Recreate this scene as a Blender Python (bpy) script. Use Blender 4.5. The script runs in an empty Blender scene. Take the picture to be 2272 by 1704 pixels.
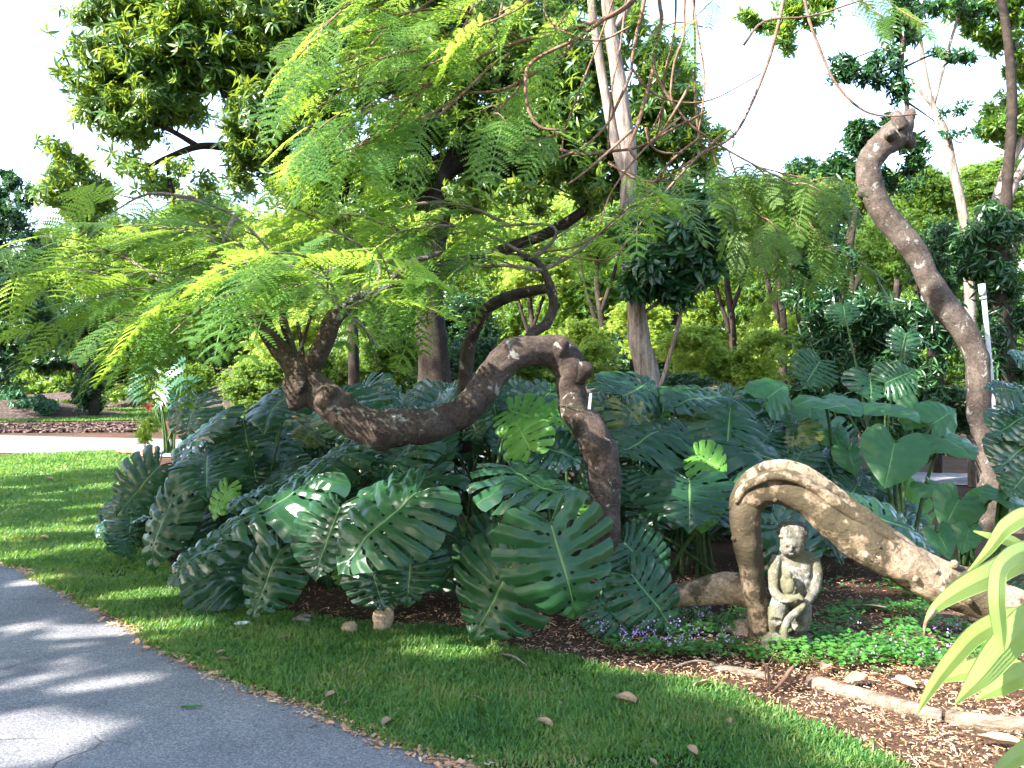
import bpy, bmesh, math, random
import numpy as np
from mathutils import Vector, Matrix, noise

S = bpy.context.scene
COL = S.collection
RAD = math.radians
# ---------------------------------------------------------------- camera
F, HZ, CX, CAMH = 2182.0, 800.0, 1136.0, 1.6
cam_d = bpy.data.cameras.new("camera"); cam = bpy.data.objects.new("camera", cam_d); COL.objects.link(cam)
cam.location = (0, 0, CAMH); cam.rotation_euler = (RAD(90), 0, 0)
cam_d.sensor_width = 36.0; cam_d.lens = 36.0*F/2272.0
cam_d.shift_y = -(852.0-HZ)/2272.0
cam_d.clip_end = 800; cam_d.clip_start = 0.05
S.camera = cam
# ---------------------------------------------------------------- sky, sun, exposure
SUN = Vector((-0.68, -0.42, 0.57)).normalized()      # direction towards the sun
elev = math.asin(SUN.z); azi = math.atan2(SUN.x, SUN.y)
world = bpy.data.worlds.new("World"); S.world = world; world.use_nodes = True
wn = world.node_tree.nodes; wl = world.node_tree.links; wn.clear()
wo = wn.new('ShaderNodeOutputWorld'); bg = wn.new('ShaderNodeBackground'); sk = wn.new('ShaderNodeTexSky')
sk.sky_type = 'NISHITA'; sk.sun_disc = False; sk.sun_elevation = elev; sk.sun_rotation = azi
sk.air_density = 1.0; sk.dust_density = 1.5; sk.ozone_density = 1.0; sk.altitude = 0
bg.inputs[1].default_value = 0.15
wl.new(sk.outputs[0], bg.inputs[0]); wl.new(bg.outputs[0], wo.inputs[0])
sun_d = bpy.data.lights.new("sun", 'SUN'); sun = bpy.data.objects.new("sun", sun_d); COL.objects.link(sun)
sun_d.energy = 5.0; sun_d.angle = RAD(0.53); sun_d.color = (1.0, 0.94, 0.86)
sun.rotation_euler = (-SUN).to_track_quat('-Z', 'Y').to_euler(); sun.location = (-20, -5, 20)
S.view_settings.view_transform = 'Standard'; S.view_settings.look = 'None'
S.view_settings.exposure = 2.45; S.view_settings.gamma = 1.0
S.cycles.max_bounces = 7; S.cycles.diffuse_bounces = 4; S.cycles.glossy_bounces = 2
S.cycles.transmission_bounces = 4; S.cycles.transparent_max_bounces = 4
S.cycles.use_denoising = True; S.cycles.caustics_reflective = False; S.cycles.caustics_refractive = False
S.cycles.use_adaptive_sampling = True; S.cycles.adaptive_threshold = 0.02
S.render.use_persistent_data = False

rng = np.random.default_rng(7); random.seed(7)

# ---------------------------------------------------------------- helpers
def P(px, py, d): return Vector(((px-CX)/F*d, d, CAMH-(py-HZ)/F*d))
def G(px, py, z=0.0):
    d = F*(CAMH-z)/(py-HZ); return Vector(((px-CX)/F*d, d, z))

def props(o, label=None, cat=None, group=None, kind=None):
    if label: o['label'] = label
    if cat: o['category'] = cat
    if group: o['group'] = group
    if kind: o['kind'] = kind
    return o
def empty(name, loc, label, cat, group=None):
    o = bpy.data.objects.new(name, None); COL.objects.link(o); o.location = loc
    o.empty_display_size = 0.1
    return props(o, label, cat, group)
def link(name, me, parent=None, mat=None):
    o = bpy.data.objects.new(name, me); COL.objects.link(o)
    if mat is not None and len(me.materials) == 0: me.materials.append(mat)
    if parent is not None:
        o.parent = parent; o.location = -Vector(parent.location)
    return o
def mk_mesh(name, V, faces, mat=None, uv=None, smooth=True):
    """faces: list of tuples or (loopverts, loopstarts) arrays"""
    me = bpy.data.meshes.new(name)
    if isinstance(faces, list):
        lv = np.array([i for f in faces for i in f], dtype=np.int32)
        n = np.array([len(f) for f in faces]); ls = np.concatenate([[0], np.cumsum(n)[:-1]]).astype(np.int32)
    else: lv, ls = faces
    V = np.asarray(V, dtype=np.float32)
    me.vertices.add(len(V)); me.vertices.foreach_set('co', V.ravel())
    me.loops.add(len(lv)); me.loops.foreach_set('vertex_index', lv)
    me.polygons.add(len(ls)); me.polygons.foreach_set('loop_start', ls)
    if smooth: me.polygons.foreach_set('use_smooth', np.ones(len(ls), dtype=bool))
    me.update(calc_edges=True)
    if uv is not None:
        u = me.uv_layers.new(name='uv'); u.data.foreach_set('uv', np.asarray(uv, dtype=np.float32)[lv].ravel())
    if mat is not None: me.materials.append(mat)
    return me
def bake(name, tmpl, R, T, mat=None, smooth=True):
    """many copies of a small template (V,faces[,uv]) as one mesh. R (N,3,3) incl. scale, T (N,3)"""
    V, Fc = tmpl[0], tmpl[1]
    N = len(T); nv = len(V)
    VV = np.einsum('nij,vj->nvi', R, V) + T[:, None, :]
    lv0 = np.array([i for f in Fc for i in f]); n0 = np.array([len(f) for f in Fc])
    ls0 = np.concatenate([[0], np.cumsum(n0)[:-1]])
    lv = (lv0[None, :] + (np.arange(N)*nv)[:, None]).ravel().astype(np.int32)
    ls = (ls0[None, :] + (np.arange(N)*len(lv0))[:, None]).ravel().astype(np.int32)
    uv = None
    if len(tmpl) > 2: uv = np.tile(tmpl[2], (N, 1))
    return mk_mesh(name, VV.reshape(-1, 3), (lv, ls), mat, uv, smooth)
def frames(X, Z):
    X = X/np.linalg.norm(X, axis=1, keepdims=True)
    Z = Z - (Z*X).sum(1, keepdims=True)*X
    Z = Z/(np.linalg.norm(Z, axis=1, keepdims=True)+1e-9)
    Y = np.cross(Z, X)
    return np.stack([X, Y, Z], axis=2)
def join_t(ts):
    V, Fc, o = [], [], 0
    for v, f in ts:
        V.append(v); Fc += [tuple(i+o for i in q) for q in f]; o += len(v)
    return np.vstack(V), Fc
def cr(pts, n):
    """Catmull-Rom through rows of pts, n samples per segment"""
    p = np.asarray(pts, dtype=float)
    p = np.vstack([2*p[0]-p[1], p, 2*p[-1]-p[-2]]); out = []
    for i in range(1, len(p)-2):
        for k in range(n):
            t = k/n
            out.append(0.5*((2*p[i])+(-p[i-1]+p[i+1])*t+(2*p[i-1]-5*p[i]+4*p[i+1]-p[i+2])*t*t+(-p[i-1]+3*p[i]-3*p[i+1]+p[i+2])*t**3))
    out.append(p[-2]); return np.array(out)
def tube(rows, seg=6, ns=10, rough=0.0, freq=3.0, caps=True, ridge=0.0):
    """rows: [(x,y,z,r)] -> (V,F)"""
    q = cr(rows, seg) if seg > 1 else np.asarray(rows, float)
    c, r = q[:, :3], np.maximum(q[:, 3], 0.0006)
    t = np.gradient(c, axis=0); t /= np.linalg.norm(t, axis=1, keepdims=True)+1e-9
    n = np.cross(t[0], [0.3, 0.9, 0.2]); n /= np.linalg.norm(n)+1e-9
    V = []
    for i in range(len(c)):
        n = n - t[i]*np.dot(n, t[i]); n /= np.linalg.norm(n)+1e-9; b = np.cross(t[i], n)
        for k in range(ns):
            a = 2*math.pi*k/ns; d = n*math.cos(a)+b*math.sin(a); rr = r[i]
            if rough:
                pnt = Vector(c[i]+d*r[i])
                rr *= 1+rough*noise.noise(pnt*freq)+0.5*rough*noise.noise(pnt*freq*3.1)+0.25*rough*noise.noise(pnt*freq*8.3)
            if ridge: rr *= 1+ridge*math.cos(5*a+i*0.05)
            V.append(c[i]+d*rr)
    Fc = []
    for i in range(len(c)-1):
        for k in range(ns):
            k2 = (k+1) % ns
            Fc.append((i*ns+k, i*ns+k2, (i+1)*ns+k2, (i+1)*ns+k))
    if caps:
        Fc.append(tuple(range(ns))[::-1]); Fc.append(tuple((len(c)-1)*ns+k for k in range(ns)))
    return np.array(V), Fc
def pl(pts, d, r0, r1=None):
    """pixel polyline -> rows; d number or (d0,d1); r0..r1 in metres"""
    n = len(pts); out = []
    for i, p in enumerate(pts):
        t = i/max(1, n-1); dd = p[2] if len(p) > 2 else (d if not isinstance(d, tuple) else d[0]+(d[1]-d[0])*t)
        w = P(p[0], p[1], dd); out.append((w.x, w.y, w.z, r0+((r1 if r1 is not None else r0)-r0)*t))
    return out

# ---------------------------------------------------------------- materials
def new_mat(name):
    m = bpy.data.materials.new(name); m.use_nodes = True; nt = m.node_tree; nt.nodes.clear()
    return m, nt, nt.nodes.new('ShaderNodeOutputMaterial')
def ramp(nt, fac, stops, interp='LINEAR'):
    r = nt.nodes.new('ShaderNodeValToRGB'); r.color_ramp.interpolation = interp
    e = r.color_ramp.elements
    while len(e) < len(stops): e.new(0.5)
    for i, (p, c) in enumerate(stops): e[i].position = p; e[i].color = (*c, 1) if len(c) == 3 else c
    nt.links.new(fac, r.inputs[0]); return r.outputs[0]
def noise_t(nt, scale, detail=4, rough=0.55, coord='Object', dist=0.0, vec=None):
    t = nt.nodes.new('ShaderNodeTexNoise'); t.inputs['Scale'].default_value = scale
    t.inputs['Detail'].default_value = detail; t.inputs['Roughness'].default_value = rough
    t.inputs['Distortion'].default_value = dist
    if vec is None:
        tc = nt.nodes.new('ShaderNodeTexCoord'); vec = tc.outputs[coord]
    nt.links.new(vec, t.inputs['Vector']); return t.outputs['Fac']
def mixc(nt, fac, a, b, mode='MIX'):
    m = nt.nodes.new('ShaderNodeMix'); m.data_type = 'RGBA'; m.blend_type = mode
    for s, v in ((m.inputs[0], fac), (m.inputs[6], a), (m.inputs[7], b)):
        if isinstance(v, (int, float)): s.default_value = v
        elif isinstance(v, tuple): s.default_value = (*v, 1)
        else: nt.links.new(v, s)
    return m.outputs[2]
def bump(nt, h, strength=0.5, dist=0.02, nrm=None):
    b = nt.nodes.new('ShaderNodeBump'); b.inputs['Strength'].default_value = strength; b.inputs['Distance'].default_value = dist
    nt.links.new(h, b.inputs['Height'])
    if nrm is not None: nt.links.new(nrm, b.inputs['Normal'])
    return b.outputs[0]
def princ(nt, out, col, rough=0.8, spec=0.3, nrm=None):
    p = nt.nodes.new('ShaderNodeBsdfPrincipled')
    if isinstance(col, tuple): p.inputs['Base Color'].default_value = (*col, 1)
    else: nt.links.new(col, p.inputs['Base Color'])
    if isinstance(rough, (int, float)): p.inputs['Roughness'].default_value = rough
    else: nt.links.new(rough, p.inputs['Roughness'])
    p.inputs['Specular IOR Level'].default_value = spec
    if nrm is not None: nt.links.new(nrm, p.inputs['Normal'])
    if out is not None: nt.links.new(p.outputs[0], out.inputs[0])
    return p
def math_n(nt, op, a, b=None, clamp=False):
    m = nt.nodes.new('ShaderNodeMath'); m.operation = op; m.use_clamp = clamp
    for s, v in ((m.inputs[0], a), (m.inputs[1], b)):
        if v is None: continue
        if isinstance(v, (int, float)): s.default_value = v
        else: nt.links.new(v, s)
    return m.outputs[0]
def leaf_mat(name, cols, trans, tf=0.4, rough=0.4, spec=0.5, clump=0.6):
    m, nt, out = new_mat(name)
    g = nt.nodes.new('ShaderNodeNewGeometry')
    n1 = noise_t(nt, clump, 2, coord='Object')
    f = math_n(nt, 'ADD', math_n(nt, 'MULTIPLY', g.outputs['Random Per Island'], 0.6), math_n(nt, 'SUBTRACT', math_n(nt, 'MULTIPLY', n1, 1.2), 0.4), True)
    k = len(cols); c = ramp(nt, f, [(i/(k-1), cc) for i, cc in enumerate(cols)])
    p = princ(nt, None, c, rough, spec)
    t = nt.nodes.new('ShaderNodeBsdfTranslucent')
    tc = mixc(nt, f, tuple(x*0.75 for x in trans), trans); nt.links.new(tc, t.inputs[0])
    mx = nt.nodes.new('ShaderNodeMixShader'); mx.inputs[0].default_value = tf
    nt.links.new(p.outputs[0], mx.inputs[1]); nt.links.new(t.outputs[0], mx.inputs[2]); nt.links.new(mx.outputs[0], out.inputs[0])
    return m
def bark_mat(name, a, b, c, scale=6, lich=0.0, lichc=(0.42, 0.43, 0.38), bs=0.6, stretch=(1, 1, 1), moss=None):
    m, nt, out = new_mat(name)
    tc = nt.nodes.new('ShaderNodeTexCoord'); mp = nt.nodes.new('ShaderNodeMapping'); mp.inputs['Scale'].default_value = stretch
    nt.links.new(tc.outputs['Object'], mp.inputs[0]); v = mp.outputs[0]
    n1 = noise_t(nt, scale, 10, 0.72, vec=v, dist=0.6); n2 = noise_t(nt, scale*11, 6, 0.75, vec=v)
    col = ramp(nt, n1, [(0.36, a), (0.5, b), (0.64, c)])
    col = mixc(nt, 0.55, col, ramp(nt, n2, [(0.38, (0.22, 0.22, 0.22)), (0.62, (1.35, 1.35, 1.35))]), 'MULTIPLY')
    if moss:
        n4 = noise_t(nt, scale*0.7, 5, 0.7, vec=v); col = mixc(nt, ramp(nt, n4, [(0.45, (0, 0, 0)), (0.50, (0.92, 0.92, 0.92))]), col, moss)
    if lich:
        n3 = noise_t(nt, 9.0, 8, 0.7, coord='Object', dist=0.5)
        col = mixc(nt, ramp(nt, n3, [(1-lich, (0, 0, 0)), (1-lich+0.03, (0.85, 0.85, 0.85))]), col, lichc)
    h = math_n(nt, 'ADD', n1, math_n(nt, 'MULTIPLY', n2, 0.4))
    princ(nt, out, col, 0.85, 0.25, bump(nt, h, bs, 0.03))
    return m

M = {}
M['monstera'] = None
def big_leaf_mat(name, c0, c1, vein, trans, rough=0.30, tf=0.12, spec=0.30, aged=False):
    m, nt, out = new_mat(name)
    uvn = nt.nodes.new('ShaderNodeUVMap'); uvn.uv_map = 'uv'
    sx = nt.nodes.new('ShaderNodeSeparateXYZ'); nt.links.new(uvn.outputs[0], sx.inputs[0])
    oi = nt.nodes.new('ShaderNodeObjectInfo')
    n1 = noise_t(nt, 3.0, 5, 0.6)
    f = math_n(nt, 'ADD', math_n(nt, 'MULTIPLY', oi.outputs['Random'], 0.6), math_n(nt, 'MULTIPLY', n1, 0.5), True)
    c = mixc(nt, f, c0, c1)
    if aged: c = mixc(nt, ramp(nt, noise_t(nt, 5, 5), [(0.45, (0, 0, 0)), (0.6, (.8, .8, .8))]), c, (0.17, 0.15, 0.03))
    # midrib and lateral veins
    mid = math_n(nt, 'MULTIPLY', math_n(nt, 'LESS_THAN', sx.outputs[1], 0.019), 0.85)
    lat = math_n(nt, 'MULTIPLY', math_n(nt, 'LESS_THAN', math_n(nt, 'ABSOLUTE', math_n(nt, 'SUBTRACT', sx.outputs[0], 0.5)), 0.022), 0.16)
    c = mixc(nt, math_n(nt, 'MAXIMUM', mid, lat), c, vein)
    n2 = noise_t(nt, 45, 3)
    c = mixc(nt, ramp(nt, n2, [(0.74, (0, 0, 0)), (0.8, (0.4, 0.4, 0.4))]), c, (0.16, 0.19, 0.08))
    p = princ(nt, None, c, rough, spec, bump(nt, math_n(nt, 'ADD', n1, math_n(nt, 'MULTIPLY', lat, -0.3)), 0.25, 0.01))
    t = nt.nodes.new('ShaderNodeBsdfTranslucent'); t.inputs[0].default_value = (*trans, 1)
    mx = nt.nodes.new('ShaderNodeMixShader'); mx.inputs[0].default_value = tf
    nt.links.new(p.outputs[0], mx.inputs[1]); nt.links.new(t.outputs[0], mx.inputs[2]); nt.links.new(mx.outputs[0], out.inputs[0])
    return m
M['monstera'] = big_leaf_mat('split_leaf', (0.008, 0.034, 0.016), (0.020, 0.066, 0.024), (0.12, 0.21, 0.06), (0.10, 0.30, 0.03))
M['monstera_aged'] = big_leaf_mat('ageing_split_leaf', (0.02, 0.05, 0.016), (0.05, 0.09, 0.02), (0.16, 0.2, 0.06), (0.25, 0.3, 0.03), aged=True)
M['monstera_pale'] = big_leaf_mat('young_split_leaf', (0.07, 0.19, 0.03), (0.10, 0.25, 0.04), (0.25, 0.38, 0.10), (0.22, 0.5, 0.05), tf=0.35)
M['taro'] = big_leaf_mat('heart_leaf', (0.02, 0.085, 0.028), (0.038, 0.125, 0.035), (0.16, 0.30, 0.08), (0.14, 0.42, 0.05), rough=0.4, tf=0.25, spec=0.4)
M['stalk'] = bark_mat('leaf_stalk', (0.03, 0.07, 0.02), (0.05, 0.10, 0.03), (0.08, 0.12, 0.04), 4, bs=0.1)
M['frond'] = leaf_mat('fern_like_leaflets', [(0.022, 0.075, 0.02), (0.055, 0.135, 0.03), (0.15, 0.24, 0.045)], (0.50, 0.74, 0.09), tf=0.45, rough=0.45, spec=0.4, clump=1.2)
M['frond_olive'] = leaf_mat('olive_leaflets', [(0.04, 0.09, 0.015), (0.07, 0.14, 0.02), (0.12, 0.19, 0.03)], (0.28, 0.42, 0.05), tf=0.4, rough=0.5, spec=0.3, clump=1.2)
M['mango'] = leaf_mat('dark_glossy_leaves', [(0.012, 0.045, 0.014), (0.03, 0.085, 0.02), (0.08, 0.17, 0.035), (0.2, 0.27, 0.06)], (0.4, 0.55, 0.05), tf=0.34, rough=0.35, spec=0.5, clump=1.0)
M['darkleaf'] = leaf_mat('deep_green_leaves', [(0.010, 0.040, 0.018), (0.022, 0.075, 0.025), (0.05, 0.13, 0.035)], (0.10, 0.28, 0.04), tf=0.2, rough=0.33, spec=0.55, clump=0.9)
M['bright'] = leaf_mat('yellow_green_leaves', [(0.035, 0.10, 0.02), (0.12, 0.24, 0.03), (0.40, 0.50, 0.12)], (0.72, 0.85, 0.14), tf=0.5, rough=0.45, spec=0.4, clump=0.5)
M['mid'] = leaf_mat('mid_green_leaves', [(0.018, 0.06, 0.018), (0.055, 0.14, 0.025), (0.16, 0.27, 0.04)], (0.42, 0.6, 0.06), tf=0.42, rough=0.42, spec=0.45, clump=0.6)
M['clover'] = leaf_mat('round_ground_leaves', [(0.025, 0.10, 0.02), (0.05, 0.17, 0.03), (0.10, 0.24, 0.05)], (0.2, 0.5, 0.06), tf=0.3, rough=0.45, spec=0.4, clump=3)
M['shrub_blue'] = leaf_mat('blue_green_leaves', [(0.02, 0.08, 0.04), (0.05, 0.15, 0.08), (0.09, 0.2, 0.11)], (0.1, 0.3, 0.08), tf=0.2, rough=0.4, clump=2)
M['palm'] = leaf_mat('ribbed_blade', [(0.16, 0.26, 0.05), (0.34, 0.45, 0.14)], (0.62, 0.82, 0.22), tf=0.4, rough=0.4, clump=2)
M['grass'] = leaf_mat('grass_blades', [(0.013, 0.062, 0.018), (0.030, 0.118, 0.030), (0.08, 0.19, 0.04), (0.15, 0.21, 0.06), (0.30, 0.22, 0.12)], (0.32, 0.56, 0.06), tf=0.35, rough=0.5, spec=0.3, clump=2.0)
M['flower'] = leaf_mat('lilac_petals', [(0.36, 0.22, 0.55), (0.55, 0.38, 0.72)], (0.6, 0.4, 0.8), tf=0.3, rough=0.6)
M['dryleaf'] = leaf_mat('dry_tan_leaf', [(0.20, 0.12, 0.075), (0.32, 0.21, 0.14), (0.44, 0.32, 0.22)], (0.5, 0.3, 0.15), tf=0.15, rough=0.7, spec=0.2, clump=5)
M['chips'] = leaf_mat('wood_chips_and_needles', [(0.20, 0.095, 0.05), (0.44, 0.235, 0.13), (0.58, 0.36, 0.22), (0.68, 0.5, 0.36)], (0.3, 0.2, 0.1), tf=0.03, rough=0.9, spec=0.15, clump=4)
M['litter'] = leaf_mat('shaded_leaf_litter', [(0.05, 0.035, 0.03), (0.10, 0.07, 0.06), (0.18, 0.13, 0.11)], (0.2, 0.1, 0.1), tf=0.02, rough=0.9, spec=0.1, clump=1)  # darker version of the chips; shade over the far beds is in the colour
M['bark'] = bark_mat('brown_bark', (0.026, 0.018, 0.014), (0.062, 0.044, 0.034), (0.115, 0.088, 0.068), 5, lich=0.41, lichc=(0.26, 0.26, 0.23), bs=1.0)
M['bark_arch'] = bark_mat('weathered_tan_bark', (0.12, 0.09, 0.055), (0.29, 0.215, 0.145), (0.50, 0.40, 0.29), 4, lich=0.36, lichc=(0.62, 0.55, 0.46), bs=1.0, moss=(0.05, 0.04, 0.022))
M['bark_grey'] = bark_mat('grey_brown_bark', (0.05, 0.038, 0.03), (0.09, 0.07, 0.056), (0.14, 0.112, 0.092), 5, lich=0.40, lichc=(0.27, 0.27, 0.25), bs=0.8)
M['bark_pale'] = bark_mat('pale_bark', (0.10, 0.075, 0.06), (0.25, 0.20, 0.165), (0.38, 0.32, 0.27), 6, bs=0.5, stretch=(2.5, 2.5, 0.35))
M['bark_dark'] = bark_mat('dark_bark', (0.014, 0.010, 0.008), (0.032, 0.023, 0.017), (0.06, 0.044, 0.034), 6, bs=0.6)
M['twig'] = bark_mat('red_brown_twigs', (0.10, 0.055, 0.036), (0.19, 0.11, 0.075), (0.30, 0.20, 0.15), 8, bs=0.3)
M['twig_grey'] = bark_mat('grey_twigs', (0.10, 0.08, 0.06), (0.18, 0.14, 0.11), (0.28, 0.23, 0.19), 8, bs=0.3)
M['log'] = bark_mat('weathered_timber', (0.08, 0.055, 0.04), (0.20, 0.15, 0.11), (0.34, 0.27, 0.21), 5, bs=0.8, stretch=(0.5, 3, 3))
M['stone'] = bark_mat('lichened_stone', (0.07, 0.066, 0.052), (0.17, 0.163, 0.135), (0.33, 0.31, 0.275), 8, lich=0.38, lichc=(0.42, 0.40, 0.36), bs=0.7, moss=(0.115, 0.11, 0.065))
M['tanstone'] = bark_mat('tan_stone', (0.24, 0.17, 0.11), (0.36, 0.27, 0.18), (0.46, 0.36, 0.26), 9, bs=0.5)
m, nt, out = new_mat('white_pipe'); princ(nt, out, ramp(nt, noise_t(nt, 12, 4), [(0.3, (0.36, 0.38, 0.41)), (0.7, (0.50, 0.52, 0.56))]), 0.4, 0.5); M['pvc'] = m
m, nt, out = new_mat('red_petals'); princ(nt, out, (0.75, 0.02, 0.05), 0.5, 0.4); M['red'] = m

# ---------------------------------------------------------------- ground
def sheet(name, poly, z, mat, kind='structure', res=None):
    bm = bmesh.new(); vs = [bm.verts.new((p[0], p[1], z)) for p in poly]; f = bm.faces.new(vs)
    if f.normal.z < 0: f.normal_flip()
    bmesh.ops.triangulate(bm, faces=[f])
    me = bpy.data.meshes.new(name); bm.to_mesh(me); bm.free(); me.materials.append(mat)
    o = bpy.data.objects.new(name, me); COL.objects.link(o); o['kind'] = kind; return o
def pip(x, y, poly):
    inside = np.zeros(len(x), bool); n = len(poly)
    for i in range(n):
        x1, y1 = poly[i]; x2, y2 = poly[(i+1) % n]
        c = ((y1 > y) != (y2 > y)) & (x < (x2-x1)*(y-y1)/(y2-y1+1e-12)+x1); inside ^= c
    return inside
def wob(pts, amp, step):
    out = []
    for i in range(len(pts)-1):
        a, b = Vector(pts[i]), Vector(pts[i+1]); n = max(1, int((b-a).length/step))
        for k in range(n):
            p = a.lerp(b, k/n); d = amp*noise.noise(Vector((p.x*2.3, p.y*2.3, 1.7)))+amp*0.6*noise.noise(Vector((p.x*9, p.y*9, 4.7)))
            out.append((p.x+d, p.y+d))
    out.append(tuple(pts[-1])); return out

m, nt, out = new_mat('soil')
n1 = noise_t(nt, 1.2, 8, 0.7); n2 = noise_t(nt, 60, 4, 0.7)
c = ramp(nt, n1, [(0.3, (0.05, 0.03, 0.02)), (0.55, (0.11, 0.066, 0.044)), (0.75, (0.18, 0.115, 0.08))])
c = mixc(nt, 0.7, c, ramp(nt, n2, [(0.3, (0.35, 0.35, 0.35)), (0.7, (1.3, 1.25, 1.2))]), 'MULTIPLY')
princ(nt, out, c, 0.95, 0.1, bump(nt, n2, 1.0, 0.02)); M['soil'] = m
m, nt, out = new_mat('far_mulch'); n2 = noise_t(nt, 9, 8, .75); princ(nt, out, ramp(nt, n2, [(.35, (0.03, 0.022, 0.02)), (.5, (0.08, 0.06, 0.052)), (.65, (0.16, 0.125, 0.11))]), .95, .1, bump(nt, n2, 1.0, .06)); M['far_mulch'] = m
m, nt, out = new_mat('turf_base')
n1 = noise_t(nt, 3, 6, 0.6); n2 = noise_t(nt, 90, 3, 0.7)
c = ramp(nt, n1, [(0.35, (0.05, 0.045, 0.022)), (0.5, (0.025, 0.06, 0.014)), (0.7, (0.04, 0.09, 0.018))])
c = mixc(nt, 0.7, c, ramp(nt, n2, [(0.3, (0.4, 0.4, 0.4)), (0.7, (1.2, 1.2, 1.2))]), 'MULTIPLY')
princ(nt, out, c, 0.95, 0.1, bump(nt, n2, 1.0, 0.02)); M['turf'] = m
m, nt, out = new_mat('asphalt')
n1 = noise_t(nt, 1.5, 6, 0.6); n2 = noise_t(nt, 105, 4, 0.85); n3 = noise_t(nt, 45, 4, 0.7)
c = ramp(nt, n1, [(0.3, (0.135, 0.137, 0.15)), (0.5, (0.19, 0.19, 0.20)), (0.7, (0.24, 0.237, 0.24))])
c = mixc(nt, 0.75, c, ramp(nt, n2, [(0.36, (0.25, 0.25, 0.27)), (0.5, (0.9, 0.9, 0.92)), (0.64, (2.1, 2.05, 1.95))]), 'MULTIPLY')
vo = nt.nodes.new('ShaderNodeTexVoronoi'); vo.feature = 'DISTANCE_TO_EDGE'; vo.inputs['Scale'].default_value = 0.9
tc = nt.nodes.new('ShaderNodeTexCoord'); nd = nt.nodes.new('ShaderNodeTexNoise'); nd.inputs['Scale'].default_value = 3.5; nd.inputs['Detail'].default_value = 5
nt.links.new(tc.outputs['Object'], nd.inputs['Vector'])
mv = mixc(nt, 0.16, tc.outputs['Object'], nd.outputs['Color'], 'ADD'); nt.links.new(mv, vo.inputs['Vector'])
crk = ramp(nt, vo.outputs['Distance'], [(0.0, (1, 1, 1)), (0.002, (0.6, 0.6, 0.6)), (0.0045, (0, 0, 0))])
crk = math_n(nt, 'MULTIPLY', crk, ramp(nt, noise_t(nt, 0.8, 2), [(0.52, (0, 0, 0)), (0.6, (0.8, 0.8, 0.8))]))
c = mixc(nt, crk, c, (0.04, 0.035, 0.03))
princ(nt, out, c, 0.9, 0.25, bump(nt, math_n(nt, 'SUBTRACT', math_n(nt, 'ADD', n2, n3), math_n(nt, 'MULTIPLY', crk, 2.0)), 0.9, 0.008)); M['asphalt'] = m

sheet('ground', [(-150, -20), (150, -20), (150, 300), (-150, 300)], -0.012, M['soil'])
g2 = lambda *a: tuple(G(*a).xy)
lawn_edge_path = [g2(-330, 1150), g2(0, 1243), g2(100, 1290), g2(230, 1360), g2(330, 1420), g2(480, 1500), g2(700, 1580), g2(900, 1660), g2(1080, 1720), g2(1400, 1850), g2(1700, 2100)]
bed_edge = [g2(2400, 2100), g2(1990, 1704), g2(1850, 1630), g2(1700, 1575), g2(1520, 1510), g2(1250, 1462), g2(1000, 1405), g2(760, 1385), g2(560, 1345), g2(430, 1290), g2(300, 1200), g2(285, 1100), g2(300, 1030), g2(310, 1000)]
lawn = wob(lawn_edge_path, 0.05, 0.15) + wob(bed_edge, 0.12, 0.2) + [g2(60, 1010), g2(-400, 1040)]
sheet('lawn', lawn, 0.0, M['turf'])
path_poly = wob(lawn_edge_path, 0.03, 0.1) + [(2.0, -3), (-9, -3), (-14, 4)]
sheet('path', path_poly, 0.004, M['asphalt'])
far_c = [(-26, 24), (-16, 20.5), (-7, 18.3), (-2, 17), (2, 15.2), (5, 13.6), (9, 12.8), (16, 12.5)]
fc = cr([(x, y, 0) for x, y in far_c], 5)
tt = np.gradient(fc, axis=0); tt /= np.linalg.norm(tt, axis=1, keepdims=True); nn = np.stack([-tt[:, 1], tt[:, 0]], 1)
wd = np.interp(fc[:, 0], [-16, 0, 5], [1.9, 1.5, 0.7])[:, None]
fpoly = [tuple(p) for p in fc[:, :2]-nn*wd] + [tuple(p) for p in (fc[:, :2]+nn*wd)[::-1]]
sheet('far_path', fpoly, 0.004, M['asphalt'])
far_lawn = [g2(-300, 941), g2(0, 937), g2(150, 935), g2(330, 932), g2(600, 930), g2(620, 905), g2(330, 905), g2(195, 908), g2(180, 920), g2(90, 930), g2(-300, 935)]
sheet('far_lawn', far_lawn, 0.006, M['turf'])

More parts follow.
